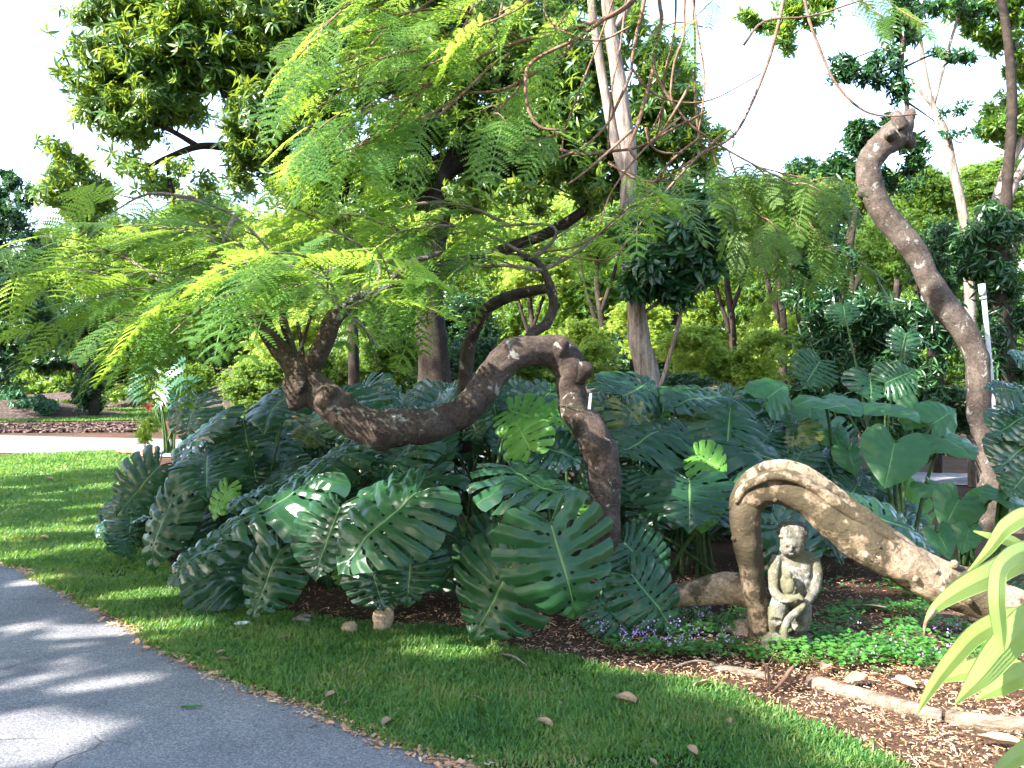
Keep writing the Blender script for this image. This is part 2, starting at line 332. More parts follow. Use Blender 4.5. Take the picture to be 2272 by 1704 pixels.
# grass blades (uncountable)
def grass():
    T = []; 
    def fill(n, xr, yr, poly, extra=None, hs=1.0):
        x = rng.uniform(*xr, n); y = yr[0]+(yr[1]-yr[0])*rng.random(n)**1.4
        k = pip(x, y, poly)
        k &= np.abs(x) < y*0.56+0.3
        x, y = x[k], y[k]; return np.stack([x, y, np.zeros(len(x))], 1)
    near = fill(620000, (-5, 3), (3.4, 9.5), lawn)
    far = fill(160000, (-9, -2), (9.5, 17.5), lawn)
    fl = fill(60000, (-16, -5), (22, 34), far_lawn)
    pts = np.vstack([near, far, fl]); d = pts[:, 1]
    # feather the edges a little
    N = len(pts); pts[:, :2] += rng.normal(0, 0.026, (N, 2))
    a = rng.uniform(0, 2*math.pi, N); h = rng.uniform(0.022, 0.055, N)*np.clip(0.8+d*0.03, 1, 1.5)
    cl = np.array([noise.noise(Vector((x*1.7, y*1.7, 0))) for x, y in pts[:, :2]])
    kp = (cl > -.42) | (rng.random(N) < .35); pts, a, h, cl, d = pts[kp], a[kp], h[kp], cl[kp], d[kp]; N = len(pts)
    h *= 1+0.75*cl; w = 0.0042*np.clip(d/5.0, 0.9, 3.0)
    lean = rng.uniform(0.15, 0.9, N)
    X = np.stack([np.cos(a)*lean, np.sin(a)*lean, np.ones(N)], 1); X /= np.linalg.norm(X, axis=1, keepdims=True)
    Zs = np.stack([np.cos(a), np.sin(a), -lean], 1)
    R = frames(X, Zs); R[:, :, 0] *= h[:, None]; R[:, :, 1] *= w[:, None]; R[:, :, 2] *= h[:, None]
    t = (np.array([[0, -1, 0], [0, 1, 0], [0.55, 0.8, 0.06], [0.55, -0.8, 0.06], [1.0, 0, 0.32]], float), [(0, 1, 2, 3), (3, 2, 4)])
    me = bake('grass', t, R, pts, M['grass'], smooth=False)
    props(link('grass', me), 'short green lawn grass beside the curving path', 'grass', kind='stuff')
grass()

# ---------------------------------------------------------------- leaf templates
def leaf_hi(L, W, fold=0.25, droop=0.3):
    st = [0, .33, .68, 1.0]; wv = [0, 1.0, .8, 0]
    c = [(L*s, 0, -droop*L*s*s) for s in st]
    V = [c[0], c[1], c[2], c[3]]
    for sgn in (1, -1):
        for i in (1, 2): V.append((c[i][0], sgn*W*wv[i]*0.5, c[i][2]+fold*W*wv[i]))
    return np.array(V, float), [(0, 4, 1), (0, 1, 6), (1, 4, 5, 2), (1, 2, 7, 6), (2, 5, 3), (2, 3, 7)]
def leaf_lo(L, W, fold=0.2, droop=0.25):
    return np.array([(0, 0, 0), (L*.45, W*.5, fold*W-droop*L*.2), (L, 0, -droop*L), (L*.45, -W*.5, fold*W-droop*L*.2)], float), [(0, 1, 2), (0, 2, 3)]
def rosette(n, L, W, hi, pitch=(0.1, 0.9), seed=1, axial=0.0):
    r = random.Random(seed); ts = []
    for i in range(n):
        l = L*r.uniform(.75, 1.1)
        v, f = (leaf_hi if hi else leaf_lo)(l, W*r.uniform(.8, 1.1), droop=r.uniform(.15, .45))
        a = i*2.399+r.uniform(-.3, .3); p = r.uniform(*pitch)
        Mx = Matrix.Rotation(a, 3, 'Z') @ Matrix.Rotation(-p, 3, 'Y')
        ts.append((v @ np.array(Mx).T + np.array([0, 0, axial*i/n]), f))
    return join_t(ts)
TM = {
 'mango': rosette(7, 0.17, 0.045, True, (-0.7, 0.5), 3, 0.05),
 'epi': rosette(8, 0.17, 0.055, True, (-0.3, 0.8), 4, 0.03),
 'small': rosette(6, 0.085, 0.036, False, (-0.5, 0.9), 5, 0.04),
 'fine': rosette(8, 0.06, 0.022, False, (-0.8, 0.9), 6, 0.06),
 'far': rosette(7, 0.16, 0.07, False, (-0.6, 0.9), 7, 0.08),
 'lance': rosette(6, 0.16, 0.035, False, (-0.9, 0.3), 8, 0.08),
}
def ell_pts(c, r, n, hollow=0.45):
    d = rng.normal(size=(n, 3)); d /= np.linalg.norm(d, axis=1, keepdims=True)
    q = rng.random(n)**hollow
    return np.array(c)+d*q[:, None]*np.array(r), d
def orient(pts, d, spread=0.7, sc=(0.8, 1.25)):
    N = len(pts)
    Z = d*0.7+np.array([0, 0, 0.35])+rng.normal(0, spread, (N, 3))
    X = rng.normal(size=(N, 3)); R = frames(X-((X*Z).sum(1)/(Z*Z).sum(1))[:, None]*Z, Z)
    return R*rng.uniform(*sc, N)[:, None, None]
def crown_cloud(clumps, sub=14, subr=0.33, dens=1.0):
    """clumps [(cx,cy,cz,rx,ry,rz,n)] -> points gathered into uneven sub-clumps with gaps"""
    PP, DD = [], []
    for (x, y, z, rx, ry, rz, n) in clumps:
        c, _ = ell_pts((x, y, z), (rx*.82, ry*.82, rz*.82), sub, 0.38)
        wts = rng.uniform(.5, 1.5, sub); wts /= wts.sum(); k = rng.choice(sub, int(n*dens), p=wts)
        d = rng.normal(size=(len(k), 3)); d /= np.linalg.norm(d, axis=1, keepdims=True)
        s = np.array([rx, ry, rz])*subr*rng.uniform(.7, 1.3, sub)[k][:, None]
        PP.append(c[k]+d*(np.minimum(np.abs(rng.normal(0, .62, len(k))), 1.9))[:, None]*s); DD.append(d)
    return np.vstack(PP), np.vstack(DD)
def pc(px, py, d, rpx, rpy, n, rd=None):
    c = P(px, py, d); k = d/F
    return (c.x, c.y, c.z, rpx*k, (rd if rd else (rpx+rpy)*.5*k), rpy*k, n)
def crown_mesh(name, clumps, tk, mat, sub=14, subr=.33, sc=(.8, 1.25), carve=None):
    pts, d = crown_cloud(clumps, sub, subr)
    if carve is not None:
        keep = carve(pts); pts, d = pts[keep], d[keep]
    return bake(name, TM[tk], orient(pts, d, sc=sc), pts, mat)
def tree(name, label, base, limbs, clumps, tk, mat, bark, cat='tree', group=None, sub=14, subr=.33, sc=(.8, 1.25), ns=9, crown='crown', carve=None, cmesh=None):
    e = empty(name, base, label, cat, group)
    if limbs:
        V, Fc = join_t([tube(l, 5, ns, 0.12, 4) for l in limbs])
        link('trunk', mk_mesh('trunk', V, Fc, bark), e)
    link(crown, crown_mesh(name+'_crown', clumps, tk, mat, sub, subr, sc, carve), e)
    return e

# ---------------------------------------------------------------- gaps carved in the unseen shade trees so sun reaches chosen spots
SUNV = np.array(SUN)
GAPS = []
def gap(p, r): GAPS.append((np.array(p), r))
for px, py, d, r in [(1730, 1050, 5.3, .12), (1800, 1120, 5.3, .34), (1900, 1180, 5.3, .34), (2000, 1240, 5.3, .36), (2110, 1290, 5.3, .38), (2230, 1330, 5.2, .45),
                     (1740, 1180, 5.5, .14), (1715, 1300, 5.4, .15), (1725, 1340, 5.4, .10),
                     (2200, 1250, 3.7, .35), (2200, 1380, 3.6, .35), (2150, 1500, 3.6, .3), (2260, 1180, 3.8, .35),
                     (1930, 1440, 5.2, .22), (1830, 1450, 5.2, .14), (2030, 1470, 4.9, .2),
                     (430, 955, 7.3, .2), (600, 590, 5.6, .3), (690, 560, 5.6, .25), (560, 640, 5.5, .2), (1130, 760, 6.0, .10), (1300, 800, 6.0, .07),
                     (800, 600, 5.8, .15), (950, 560, 6, .2), (700, 690, 6, .12)]:
    gap(P(px, py, d), r)
for px, py, d, r in [(600, 610, 5.1, .4), (510, 650, 5.0, .25), (700, 590, 5.1, .3), (650, 700, 5.0, .2), (760, 250, 6.1, .32), (870, 110, 6.3, .25), (700, 330, 6.0, .3), (1000, 60, 6.4, .22), (900, 200, 6.2, .2), (1150, 60, 6.3, .2), (1300, 330, 6.4, .25), (1450, 220, 6.5, .5), (1560, 300, 6.5, .3), (1020, 500, 6.5, .12), (350, 620, 6.1, .12), (250, 680, 6.2, .10), (500, 780, 5.5, .10), (640, 130, 6.3, .2), (1090, 120, 6.4, .2), (820, 200, 6.2, .3), (740, 290, 6.1, .3), (900, 540, 6.2, .15), (960, 610, 6.0, .12), (1200, 150, 6.4, .2), (420, 560, 6.2, .12)]:
    gap(P(px, py, d), r)
for px, py, r in [(1750, 1560, .08), (1830, 1590, .14), (1920, 1610, .2), (2000, 1640, .25), (2120, 1600, .2), (2230, 1600, .25), (1950, 1540, .2), (2060, 1560, .25), (1600, 1525, .10),
                  (1000, 1445, .04), (1050, 1450, .03), (1380, 1480, .06), (1560, 1500, .06),
                  (40, 1610, .10), (180, 1625, .06), (30, 1680, .06), (230, 1395, .07), (190, 1410, .06), (60, 1390, .06), (280, 1510, .04),
                  (350, 1395, .08), (410, 1400, .07), (300, 1325, .09), (330, 1320, .1), (240, 1215, .12), (150, 1180, .1), (60, 1240, .1), (280, 1150, .12),
                  (60, 1120, .2), (200, 1130, .12), (260, 1080, .2), (100, 1040, .35), (0, 1050, .3), (250, 1025, .3), (350, 1020, .3), (180, 1040, .3), (30, 1085, .12), (130, 1095, .12), (300, 990, .5), (100, 1290, .06)]:
    gap(G(px, py), r)
def carve_gaps(pts):
    keep = np.ones(len(pts), bool)
    for p, r in GAPS:
        v = pts-p; t = v@SUNV; dist = np.linalg.norm(v-t[:, None]*SUNV, axis=1)
        keep &= ~((t > 2.0) & (dist < r*.9+0.15))
    return keep

# ---------------------------------------------------------------- broad split leaves and heart leaves
def broad_leaf(name, seed, nl=8, heart=False, mat=None, ruf=1.0):
    r = random.Random(seed)
    oc = [(0.02, 0.0, 0), (0.15, -0.22, 0), (0.36, -0.27, 0), (0.55, -0.10, 0), (0.66, 0.16, 0), (0.64, 0.42, 0), (0.50, 0.68, 0), (0.25, 0.89, 0), (0.0, 1.05, 0)]
    if heart: oc = [(0.02, 0.05, 0), (0.14, -0.20, 0), (0.32, -0.34, 0), (0.52, -0.24, 0), (0.60, 0.05, 0), (0.55, 0.35, 0), (0.40, 0.64, 0), (0.18, 0.88, 0), (0.0, 1.06, 0)]
    out = cr(oc, 12); K, NV = 6, 14
    bm = bmesh.new(); uvd = {}
    sag, tipd = r.uniform(.10, .22), r.uniform(.10, .25)
    for side in (1, -1):
        ub = [0]+[(j+r.uniform(-.18, .18))/nl for j in range(1, nl)]+[1]
        prof = [dict(vs=r.uniform(.38, .82), w=r.uniform(.08, .20), h1=r.random() < .85, h2=r.random() < .6, hw=r.uniform(.09, .18)) for _ in range(nl+1)]
        def e(j, v):
            if heart or j in (0, nl): return 0.0
            p = prof[j]; q = 0.0
            if v > p['vs']:
                xx = (v-p['vs'])/(1-p['vs']); q = p['w']*1.35*xx**0.45*(1-.5*xx)
            elif p['h2'] and p['vs']-.30 < v < p['vs']-.06: q = p['hw']*math.sin(math.pi*(v-p['vs']+.30)/.24)
            elif p['h1'] and .08 < v < .17: q = .17*math.sin(math.pi*(v-.08)/.09)
            return max(0, q)
        for j in range(nl):
            grid = []; tw = r.uniform(-1, 1)*ruf; cut = r.uniform(-.03, .07)
            for iv in range(NV*2+1):
                v = iv/(NV*2); row = []
                for s_ in range(K+1):
                    s = s_/K; ea, eb = e(j, v), e(j+1, v)
                    u = ub[j]+(ub[j+1]-ub[j])*(ea+s*(1-ea-eb))
                    x = u*(len(out)-1); i0 = min(int(x), len(out)-2); m_ = out[i0]*(1-(x-i0))+out[i0+1]*(x-i0)
                    by = max(0, (u-.22)/.78)*.95; end = 1-cut-(0.0 if heart else .045*(2*s-1)**2)
                    vx = v*end
                    px_, py_ = m_[0]*vx, by+(m_[1]-by)*vx+.09*vx*(1-vx)*(1 if u > .2 else .3)
                    z = -sag*(px_/.6)**2-tipd*max(0, py_)**2+.03*(px_*2)**.5 if px_ > 0 else -tipd*max(0, py_)**2
                    if heart: z += .018*math.sin(u*26+seed)*v*v+.012*v*math.cos(2*math.pi*s)
                    else: z += -.014*math.cos(2*math.pi*s)*min(1, v*2)+tw*.075*(s-.5)*v*v-.05*max(0, v-.75)**1.5*abs(tw)*3
                    vt = bm.verts.new((side*px_, py_, z)); uvd[vt] = (s, v); row.append(vt)
                grid.append(row)
            for a in range(len(grid)-1):
                for b in range(K):
                    q = [grid[a][b], grid[a][b+1], grid[a+1][b+1], grid[a+1][b]]
                    try: bm.faces.new(q if side > 0 else q[::-1])
                    except ValueError: pass
    ul = bm.loops.layers.uv.new('uv')
    for f in bm.faces:
        f.smooth = True
        for l in f.loops: l[ul].uv = uvd[l.vert]
    bmesh.ops.remove_doubles(bm, verts=bm.verts, dist=0.0006)
    for v in bm.verts: v.co.z += .07*noise.noise(Vector((v.co.x*2.2, v.co.y*2.2, seed*1.7)))*ruf+.02*noise.noise(Vector((v.co.x*7, v.co.y*7, seed)))
    me = bpy.data.meshes.new(name); bm.to_mesh(me); bm.free(); me.materials.append(mat); return me
M['monstera_glossy'] = big_leaf_mat('glossy_split_leaf', (0.008, 0.034, 0.018), (0.020, 0.066, 0.028), (0.12, 0.21, 0.06), (0.10, 0.30, 0.03), rough=0.22, spec=0.5)
LM = [broad_leaf('split_leaf', 11+i, 9+i % 4, False, M['monstera' if i in (0, 1, 2, 3, 7) else 'monstera_glossy'], 1.0+.3*(i % 2)) for i in range(10)]
LP = [broad_leaf('young_split_leaf', 31+i, 7, False, M['monstera_pale']) for i in range(2)]
LO = [broad_leaf('ageing_split_leaf', 71+i, 9, False, M['monstera_aged'], 1.5) for i in range(2)]
LH = [broad_leaf('heart_leaf', 51+i, 8, True, M['taro']) for i in range(3)]
def put_leaf(plant, A, B, nrm, me, w=1.0, name='leaf', label=None):
    A, B = Vector(A), Vector(B); Y = B-A; L = Y.length; Y.normalize()
    Z = Vector(nrm).normalized(); X = Y.cross(Z).normalized(); Z = X.cross(Y).normalized()
    mx = Matrix((X*L*w, Y*L, Z*L)).transposed().to_4x4(); mx.translation = A-plant.location
    o = bpy.data.objects.new(name, me); COL.objects.link(o); o.parent = plant; o.matrix_local = mx
    if label: o['label'] = label
    return o
def put_stalk(plant, A, root, r=.010, parent=None):
    A = Vector(A); root = Vector(root); mid = (A+root)/2+Vector((random.uniform(-.08, .08), random.uniform(0, .15), .12+random.uniform(0, .1)))
    V, Fc = tube([(*root, r*1.5), (*mid, r*1.1), (*A, r*.75)], 5, 6)
    return link('stalk', mk_mesh('stalk', V, Fc, M['stalk']), plant)

roots = [
 ((-2.9, 8.6), 'split leaf plant at the left edge of the bed, dark leaves over the lawn'),
 ((-2.35, 7.9), 'split leaf plant with one pale sunlit leaf on top near the far path'),
 ((-1.95, 7.2), 'split leaf plant at the lawn corner with long drooping leaves reaching the grass'),
 ((-1.3, 6.9), 'split leaf plant with two broad overlapping leaves below the sagging twisted trunk'),
 ((-.75, 6.6), 'split leaf plant behind the two round stones under the sagging trunk'),
 ((-.15, 6.4), 'split leaf plant with the low dark leaf fanned out on the lawn edge'),
 ((.28, 6.3), 'split leaf plant with the largest front leaf, left of the upright trunk'),
 ((.95, 6.7), 'split leaf plant right of the upright trunk with a dark low leaf beside the root'),
 ((1.35, 7.3), 'split leaf plant between the upright trunk and the arched limb'),
 ((1.9, 7.3), 'split leaf plant behind the stone statue, under the arched limb'),
 ((-1.5, 8.6), 'split leaf plant deep in the bed behind the dark left end of the trunk'),
 ((-.2, 8.3), 'split leaf plant seen through the loop of the twisted trunk'),
 ((.9, 8.6), 'split leaf plant in the back of the bed near the pale slender trunk'),
 ((1.9, 8.8), 'split leaf plant with an upright blue green leaf above the top of the arch'),
 ((2.6, 8.2), 'split leaf plant behind the long slope of the arched limb'),
]
MP = [empty('split_leaf_plant', (x, y, 0), lab, 'plant', 'split leaf plants massed in the bed') for (x, y), lab in roots]
def nearest(A): return min(MP, key=lambda e: (e.location.x-A.x)**2+(e.location.y-A.y-.5)**2)
def hero(a, b, n=(0, -.6, .75), w=1.0, v=0, me=None, stalk=True, plant=None):
    w *= .93; n = Vector(n)+Vector((random.uniform(-.12, .12), 0, random.uniform(-.12, .12)))
    A, B = P(*a), P(*b); e = plant or nearest(A)
    put_leaf(e, A, B, n, me or LM[v % 6], w)
    if stalk: put_stalk(e, A, (e.location.x+random.uniform(-.1, .1), e.location.y+random.uniform(-.1, .1), .03))
for h in [
 ((1222, 1160, 4.98), (1283, 1365, 4.88), (.12, -.85, .45), 1.12, 0),
 ((1150, 1235, 5.25), (1045, 1410, 5.15), (-.2, -.85, .4), 1.10, 1),
 ((925, 1095, 5.3), (738, 1235, 5.1), (-.15, -.55, .8), 1.05, 2),
 ((755, 1127, 5.55), (685, 1260, 5.3), (-.25, -.7, .6), 1.25, 3),
 ((700, 1062, 5.9), (474, 1178, 5.7), (.05, -.35, .9), .75, 4),
 ((505, 1181, 6.1), (365, 1275, 5.9), (-.1, -.5, .8), .7, 5),
 ((382, 1100, 7.0), (318, 1255, 6.8), (-.45, -.7, .5), .85, 0),
 ((355, 1035, 7.6), (258, 1135, 7.4), (.5, -.6, .6), 1.0, 1),
 ((482, 925, 7.5), (372, 1002, 7.1), (-.5, -.35, .8), .95, 2),
 ((460, 1012, 7.0), (452, 1075, 6.6), (-.1, -.5, .85), 1.05, 3),
 ((800, 972, 6.5), (605, 1070, 6.2), (-.1, -.2, .95), .7, 4),
 ((920, 965, 6.6), (845, 1060, 6.3), (-.3, -.6, .7), 1.0, 5),
 ((972, 1050, 5.9), (775, 1097, 5.7), (0, -.35, .9), .8, 0),
 ((626, 1220, 5.9), (548, 1365, 5.75), (-.2, -.85, .5), .85, 1),
 ((470, 1262, 6.5), (585, 1305, 6.2), (0, -.5, .85), 1.0, 2),
 ((915, 1200, 5.6), (900, 1335, 5.45), (0, -.9, .4), 1.05, 3),
 ((1130, 1040, 5.6), (1275, 1105, 5.25), (.2, -.45, .85), 1.05, 4),
 ((1190, 985, 6.0), (1285, 1015, 5.9), (.2, -.8, .5), 1.2, 5),
 ((1530, 1062, 6.3), (1530, 1150, 5.95), (0, -.55, .85), 1.35, 0),
 ((1470, 960, 7.0), (1370, 990, 6.7), (-.1, -.5, .85), 1.2, 1),
 ((1400, 1275, 5.75), (1500, 1385, 5.6), (.2, -.75, .6), 1.05, 2),
 ((1385, 1205, 5.95), (1475, 1290, 5.8), (.2, -.75, .6), 1.2, 3),
 ((1712, 1140, 6.1), (1800, 1275, 5.95), (.1, -.9, .35), 1.15, 4),
 ((1900, 1120, 6.3), (2090, 1200, 6.1), (.1, -.4, .9), .9, 5),
 ((1650, 985, 6.9), (1860, 1085, 6.6), (.15, -.4, .9), .8, 0),
 ((1610, 1010, 6.9), (1625, 880, 7.1), (-.15, -.85, .2), 1.1, 1),
 ((1600, 880, 8.0), (1490, 875, 7.6), (0, -.5, .85), 1.1, 2),
 ((1560, 950, 7.4), (1440, 960, 7.1), (-.1, -.4, .9), 1.1, 3),
 ((1380, 880, 7.6), (1450, 840, 7.9), (0, -.8, .5), 1.2, 4),
 ((1060, 880, 7.0), (980, 850, 7.3), (0, -.8, .4), 1.2, 5),
 ((640, 870, 7.3), (580, 930, 6.9), (-.3, -.5, .8), 1.1, 0),
 ((760, 880, 7.0), (780, 960, 6.7), (0, -.7, .6), 1.1, 1),
 ((540, 930, 7.5), (550, 1010, 7.2), (-.1, -.8, .5), 1.1, 2),
 ((440, 880, 8.3), (400, 960, 8.0), (-.3, -.7, .6), 1.0, 3),
 ((590, 1080, 6.3), (500, 1120, 6.1), (-.2, -.2, .9), .9, 5),
 ((1330, 1330, 5.7), (1400, 1400, 5.6), (.1, -.8, .5), 1.2, 2),
 ((820, 1250, 5.7), (850, 1350, 5.6), (0, -.85, .4), 1.2, 4),
]: hero(*h)
for a, b, n, w in [((1178, 1000, 5.9), (1140, 930, 5.95), (-.3, -.9, .1), 1.35), ((1545, 1010, 6.7), (1610, 1040, 6.6), (.3, -.8, .4), 1.3), ((505, 1080, 6.6), (470, 1150, 6.5), (-.4, -.8, .3), .9),
                   ((1250, 950, 6.4), (1240, 880, 6.6), (.1, -.9, .3), 1.1), ((1130, 910, 6.8), (1210, 930, 6.6), (.1, -.7, .5), 1.1), ((1560, 1090, 6.4), (1560, 1180, 6.35), (0, -.95, .1), 1.0)]:
    hero(a, b, n, w, me=LP[random.randrange(2)])
# filler leaves over the mound
mound = [(-3.1, 7.7), (-1.95, 6.55), (-1.0, 6.05), (-0.2, 5.85), (.75, 5.85), (1.3, 6.4), (2.0, 6.9), (3.1, 7.3), (3.6, 9.0), (2.4, 10.4), (0, 10.6), (-2.4, 10), (-3.7, 9)]
def pdist(x, y):
    best = 9
    for i in range(len(mound)):
        a = Vector(mound[i]); b = Vector(mound[(i+1) % len(mound)]); p = Vector((x, y)); t = max(0, min(1, (p-a).dot(b-a)/(b-a).length_squared))
        best = min(best, (p-(a+(b-a)*t)).length)
    return best
TRUNKPX = [(1345, 1180), (1345, 1080), (1335, 1000), (1300, 930), (1270, 870), (1250, 780), (1190, 760), (1130, 790), (1080, 850), (1030, 910), (950, 945), (850, 960), (770, 930), (700, 890), (660, 840), (660, 760)]
def proj(v): return (CX+v.x/v.y*F, HZ-(v.z-CAMH)/v.y*F)
def segd(px, py, pts):
    best = 1e9
    for i in range(len(pts)-1):
        a, b, p = Vector(pts[i]), Vector(pts[i+1]), Vector((px, py)); t = max(0, min(1, (p-a).dot(b-a)/(b-a).length_squared)); best = min(best, (p-(a+(b-a)*t)).length)
    return best
cnt = 0; rr = random.Random(5)
while cnt < 400:
    x, y = rr.uniform(-3.6, 3.6), rr.uniform(5.8, 10.5)
    if not pip(np.array([x]), np.array([y]), mound)[0]: continue
    dd = pdist(x, y); hmax = (1.32-.16*max(0, -x-1.2)-.12*max(0, x-1.5))*min(1, (dd+.05)/1.3)**.55
    low = rr.random() < .45
    z = hmax*(rr.uniform(.25, .75) if low else rr.uniform(.85, 1.05))
    if low and dd > 1.3: continue
    L = rr.uniform(.18, .44)*(1 if y < 8.5 else 1.1); a = rr.uniform(-2.6, -.5)
    dr = Vector((math.cos(a), math.sin(a), -rr.uniform(.25, 1.1))).normalized()
    A = Vector((x, y, max(.15, z))); B = A+dr*L
    if B.z < .06: continue
    C = (A+B)/2; q = proj(C)
    if C.y < 6.6 and segd(q[0], q[1], TRUNKPX) < 160*6/C.y: continue
    if q[0] > 1380 and C.y < 6.5: continue
    if q[0] > 1560 and q[1] > 1000 and C.y < 7: continue
    n = Vector((dr.x*.3, dr.y*.3-.35, .9))+Vector((rr.uniform(-.7, .7), rr.uniform(-.7, .5), rr.uniform(-.5, .2)))
    e = nearest(A); put_leaf(e, A, B, n, LO[rr.randrange(2)] if rr.random() < .05 else LP[rr.randrange(2)] if rr.random() < .06 else LM[rr.randrange(10)], rr.uniform(.9, 1.15))
    if rr.random() < .7: put_stalk(e, A, (e.location.x+rr.uniform(-.2, .2), e.location.y+rr.uniform(-.2, .2), .02), .009)
    cnt += 1
# split leaf plants at the right edge
e = empty('split_leaf_plant', (2.55*1.3, 6.8, 0), 'blue green split leaf plant at the right edge beside the bent trunk', 'plant', 'split leaf plants massed in the bed')
for a, b, n, w in [((2265, 870, 6.2), (2195, 850, 6.2), (-.1, -.6, .8), .9), ((2285, 920, 6.2), (2210, 950, 6.1), (-.2, -.6, .8), 1), ((2290, 980, 6.1), (2215, 1030, 6.0), (-.2, -.7, .7), 1), ((2300, 800, 6.3), (2240, 780, 6.3), (-.2, -.5, .8), 1), ((2290, 1040, 6.0), (2240, 1090, 5.9), (-.1, -.7, .7), .9)]:
    A = P(*a); put_leaf(e, A, P(*b), n, LM[rr.randrange(10)], w*1.2); put_stalk(e, A, (e.location.x, e.location.y, .02))
e = empty('split_leaf_plant', (P(1960, 0, 9).x, 9.0, 0), 'pale split leaf plant above the heart leaves before the dark thicket', 'plant', 'split leaf plants massed in the bed')
for a, b, n, w in [((1965, 850, 8.9), (2030, 815, 8.9), (0, -.8, .6), 1.1), ((1930, 830, 9), (1935, 880, 8.8), (0, -.7, .6), 1.2), ((1870, 900, 8.9), (1850, 870, 9), (0, -.8, .4), 1.1), ((1820, 800, 9.6), (1790, 850, 9.4), (0, -.9, .3), 1), ((2010, 740, 9.6), (2008, 800, 9.5), (0, -.9, .3), .9), ((1870, 680, 9.9), (1880, 720, 9.8), (0, -.9, .3), 1.2)]:
    A = P(*a); put_leaf(e, A, P(*b), n, LM[rr.randrange(10)], w*1.1); put_stalk(e, A, (e.location.x, e.location.y, .02))
# heart leaves
tl = [((P(1840, 0, 8.2).x, 8.2), 'heart leaf plant with a wide wavy leaf held flat above the arch', [((1830, 882, 8.0), (1905, 905, 7.6), (0, -.35, .95), 1.1), ((1700, 885, 8.2), (1748, 850, 8.4), (-.1, -.9, .3), 1.1), ((1880, 1000, 7.8), (1905, 1050, 7.7), (.1, -.7, .6), 1.1), ((1800, 905, 8.4), (1790, 960, 8.2), (0, -.9, .3), 1.0), ((1850, 960, 8.2), (1870, 1005, 8.1), (0, -.7, .6), 1.2)]),
      ((P(2005, 0, 7.7).x, 7.7), 'heart leaf plant with one large front leaf lit at its tip', [((1986, 978, 7.3), (1966, 1070, 7.1), (-.25, -.85, .35), 1.1), ((2092, 968, 7.6), (2162, 1010, 7.3), (.1, -.6, .75), 1.15), ((1940, 895, 7.9), (2035, 905, 7.5), (0, -.2, .97), 1.0), ((2070, 940, 7.9), (2125, 905, 8.0), (.1, -.9, .3), 1.1), ((2040, 900, 8.1), (2010, 950, 8), (0, -.8, .5), 1.1)]),
      ((P(2140, 0, 7.2).x, 7.2), 'low heart leaf plant beside the foot of the leaning trunk', [((2130, 1105, 6.9), (2095, 1170, 6.8), (-.1, -.8, .5), 1.1), ((2058, 1072, 7.2), (2118, 1105, 7.0), (.1, -.5, .85), 1.0), ((2165, 1120, 6.9), (2185, 1080, 6.9), (.1, -.9, .3), 1.1), ((2080, 1180, 6.7), (2110, 1235, 6.6), (0, -.8, .5), 1.1), ((2225, 1090, 6.6), (2260, 1130, 6.4), (.2, -.6, .7), 1.2), ((2150, 1170, 6.8), (2140, 1220, 6.7), (0, -.8, .5), 1.0)])]
for (x, y), lab, ls in tl:
    e = empty('heart_leaf_plant', (x, y, 0), lab, 'plant', 'heart leaf plants')
    for i, (a, b, n, w) in enumerate(ls):
        A = P(*a); put_leaf(e, A, P(*b), n, LH[i % 3], w); put_stalk(e, A, (x+rr.uniform(-.06, .06), y+rr.uniform(-.06, .06), .02), .013)

# ---------------------------------------------------------------- twisted tree with fern-like fronds
def frond_t(bend=.35, seed=0, npair=11, nlf=8, tl=1.0):
    r = random.Random(seed); V, Fc = [], []
    def rp(t): return np.array([t, 0.03*math.sin(3*t+seed), -bend*t*t])
    for i in range(8):
        a, b = rp(i/8), rp((i+1)/8); o = len(V); w = .007
        V += [a+[0, w, 0], a-[0, w, 0], b-[0, w, 0], b+[0, w, 0]]; Fc.append((o, o+1, o+2, o+3))
    for i in range(npair):
        t = .12+.86*i/(npair-1)
        for s in (1, -1):
            l = .31*math.sin(math.pi*(.16+.74*t))**.7*r.uniform(.85, 1.1); an = RAD(62-14*t+r.uniform(-6, 6)); base = rp(t)
            dx, dy = math.cos(an), s*math.sin(an); dz = -r.uniform(.1, .3)
            for k in range(nlf):
                q = (k+.7)/nlf; c = base+np.array([dx, dy, dz*q])*l*q
                for ss in (1, -1):
                    lw = .0185*tl; ll = .047*tl*math.sin(math.pi*(.2+.72*q)); nx, ny = -dy*ss, dx*ss
                    o = len(V); V += [c-np.array([dx, dy, 0])*lw, c+np.array([dx, dy, 0])*lw, c+np.array([nx*ll+dx*ll*.35, ny*ll+dy*ll*.35, -.004])]
                    Fc.append((o, o+1, o+2))
    return np.array(V), Fc
FT = [frond_t(.25, 1), frond_t(.45, 2, 10), frond_t(.15, 3, 12)]
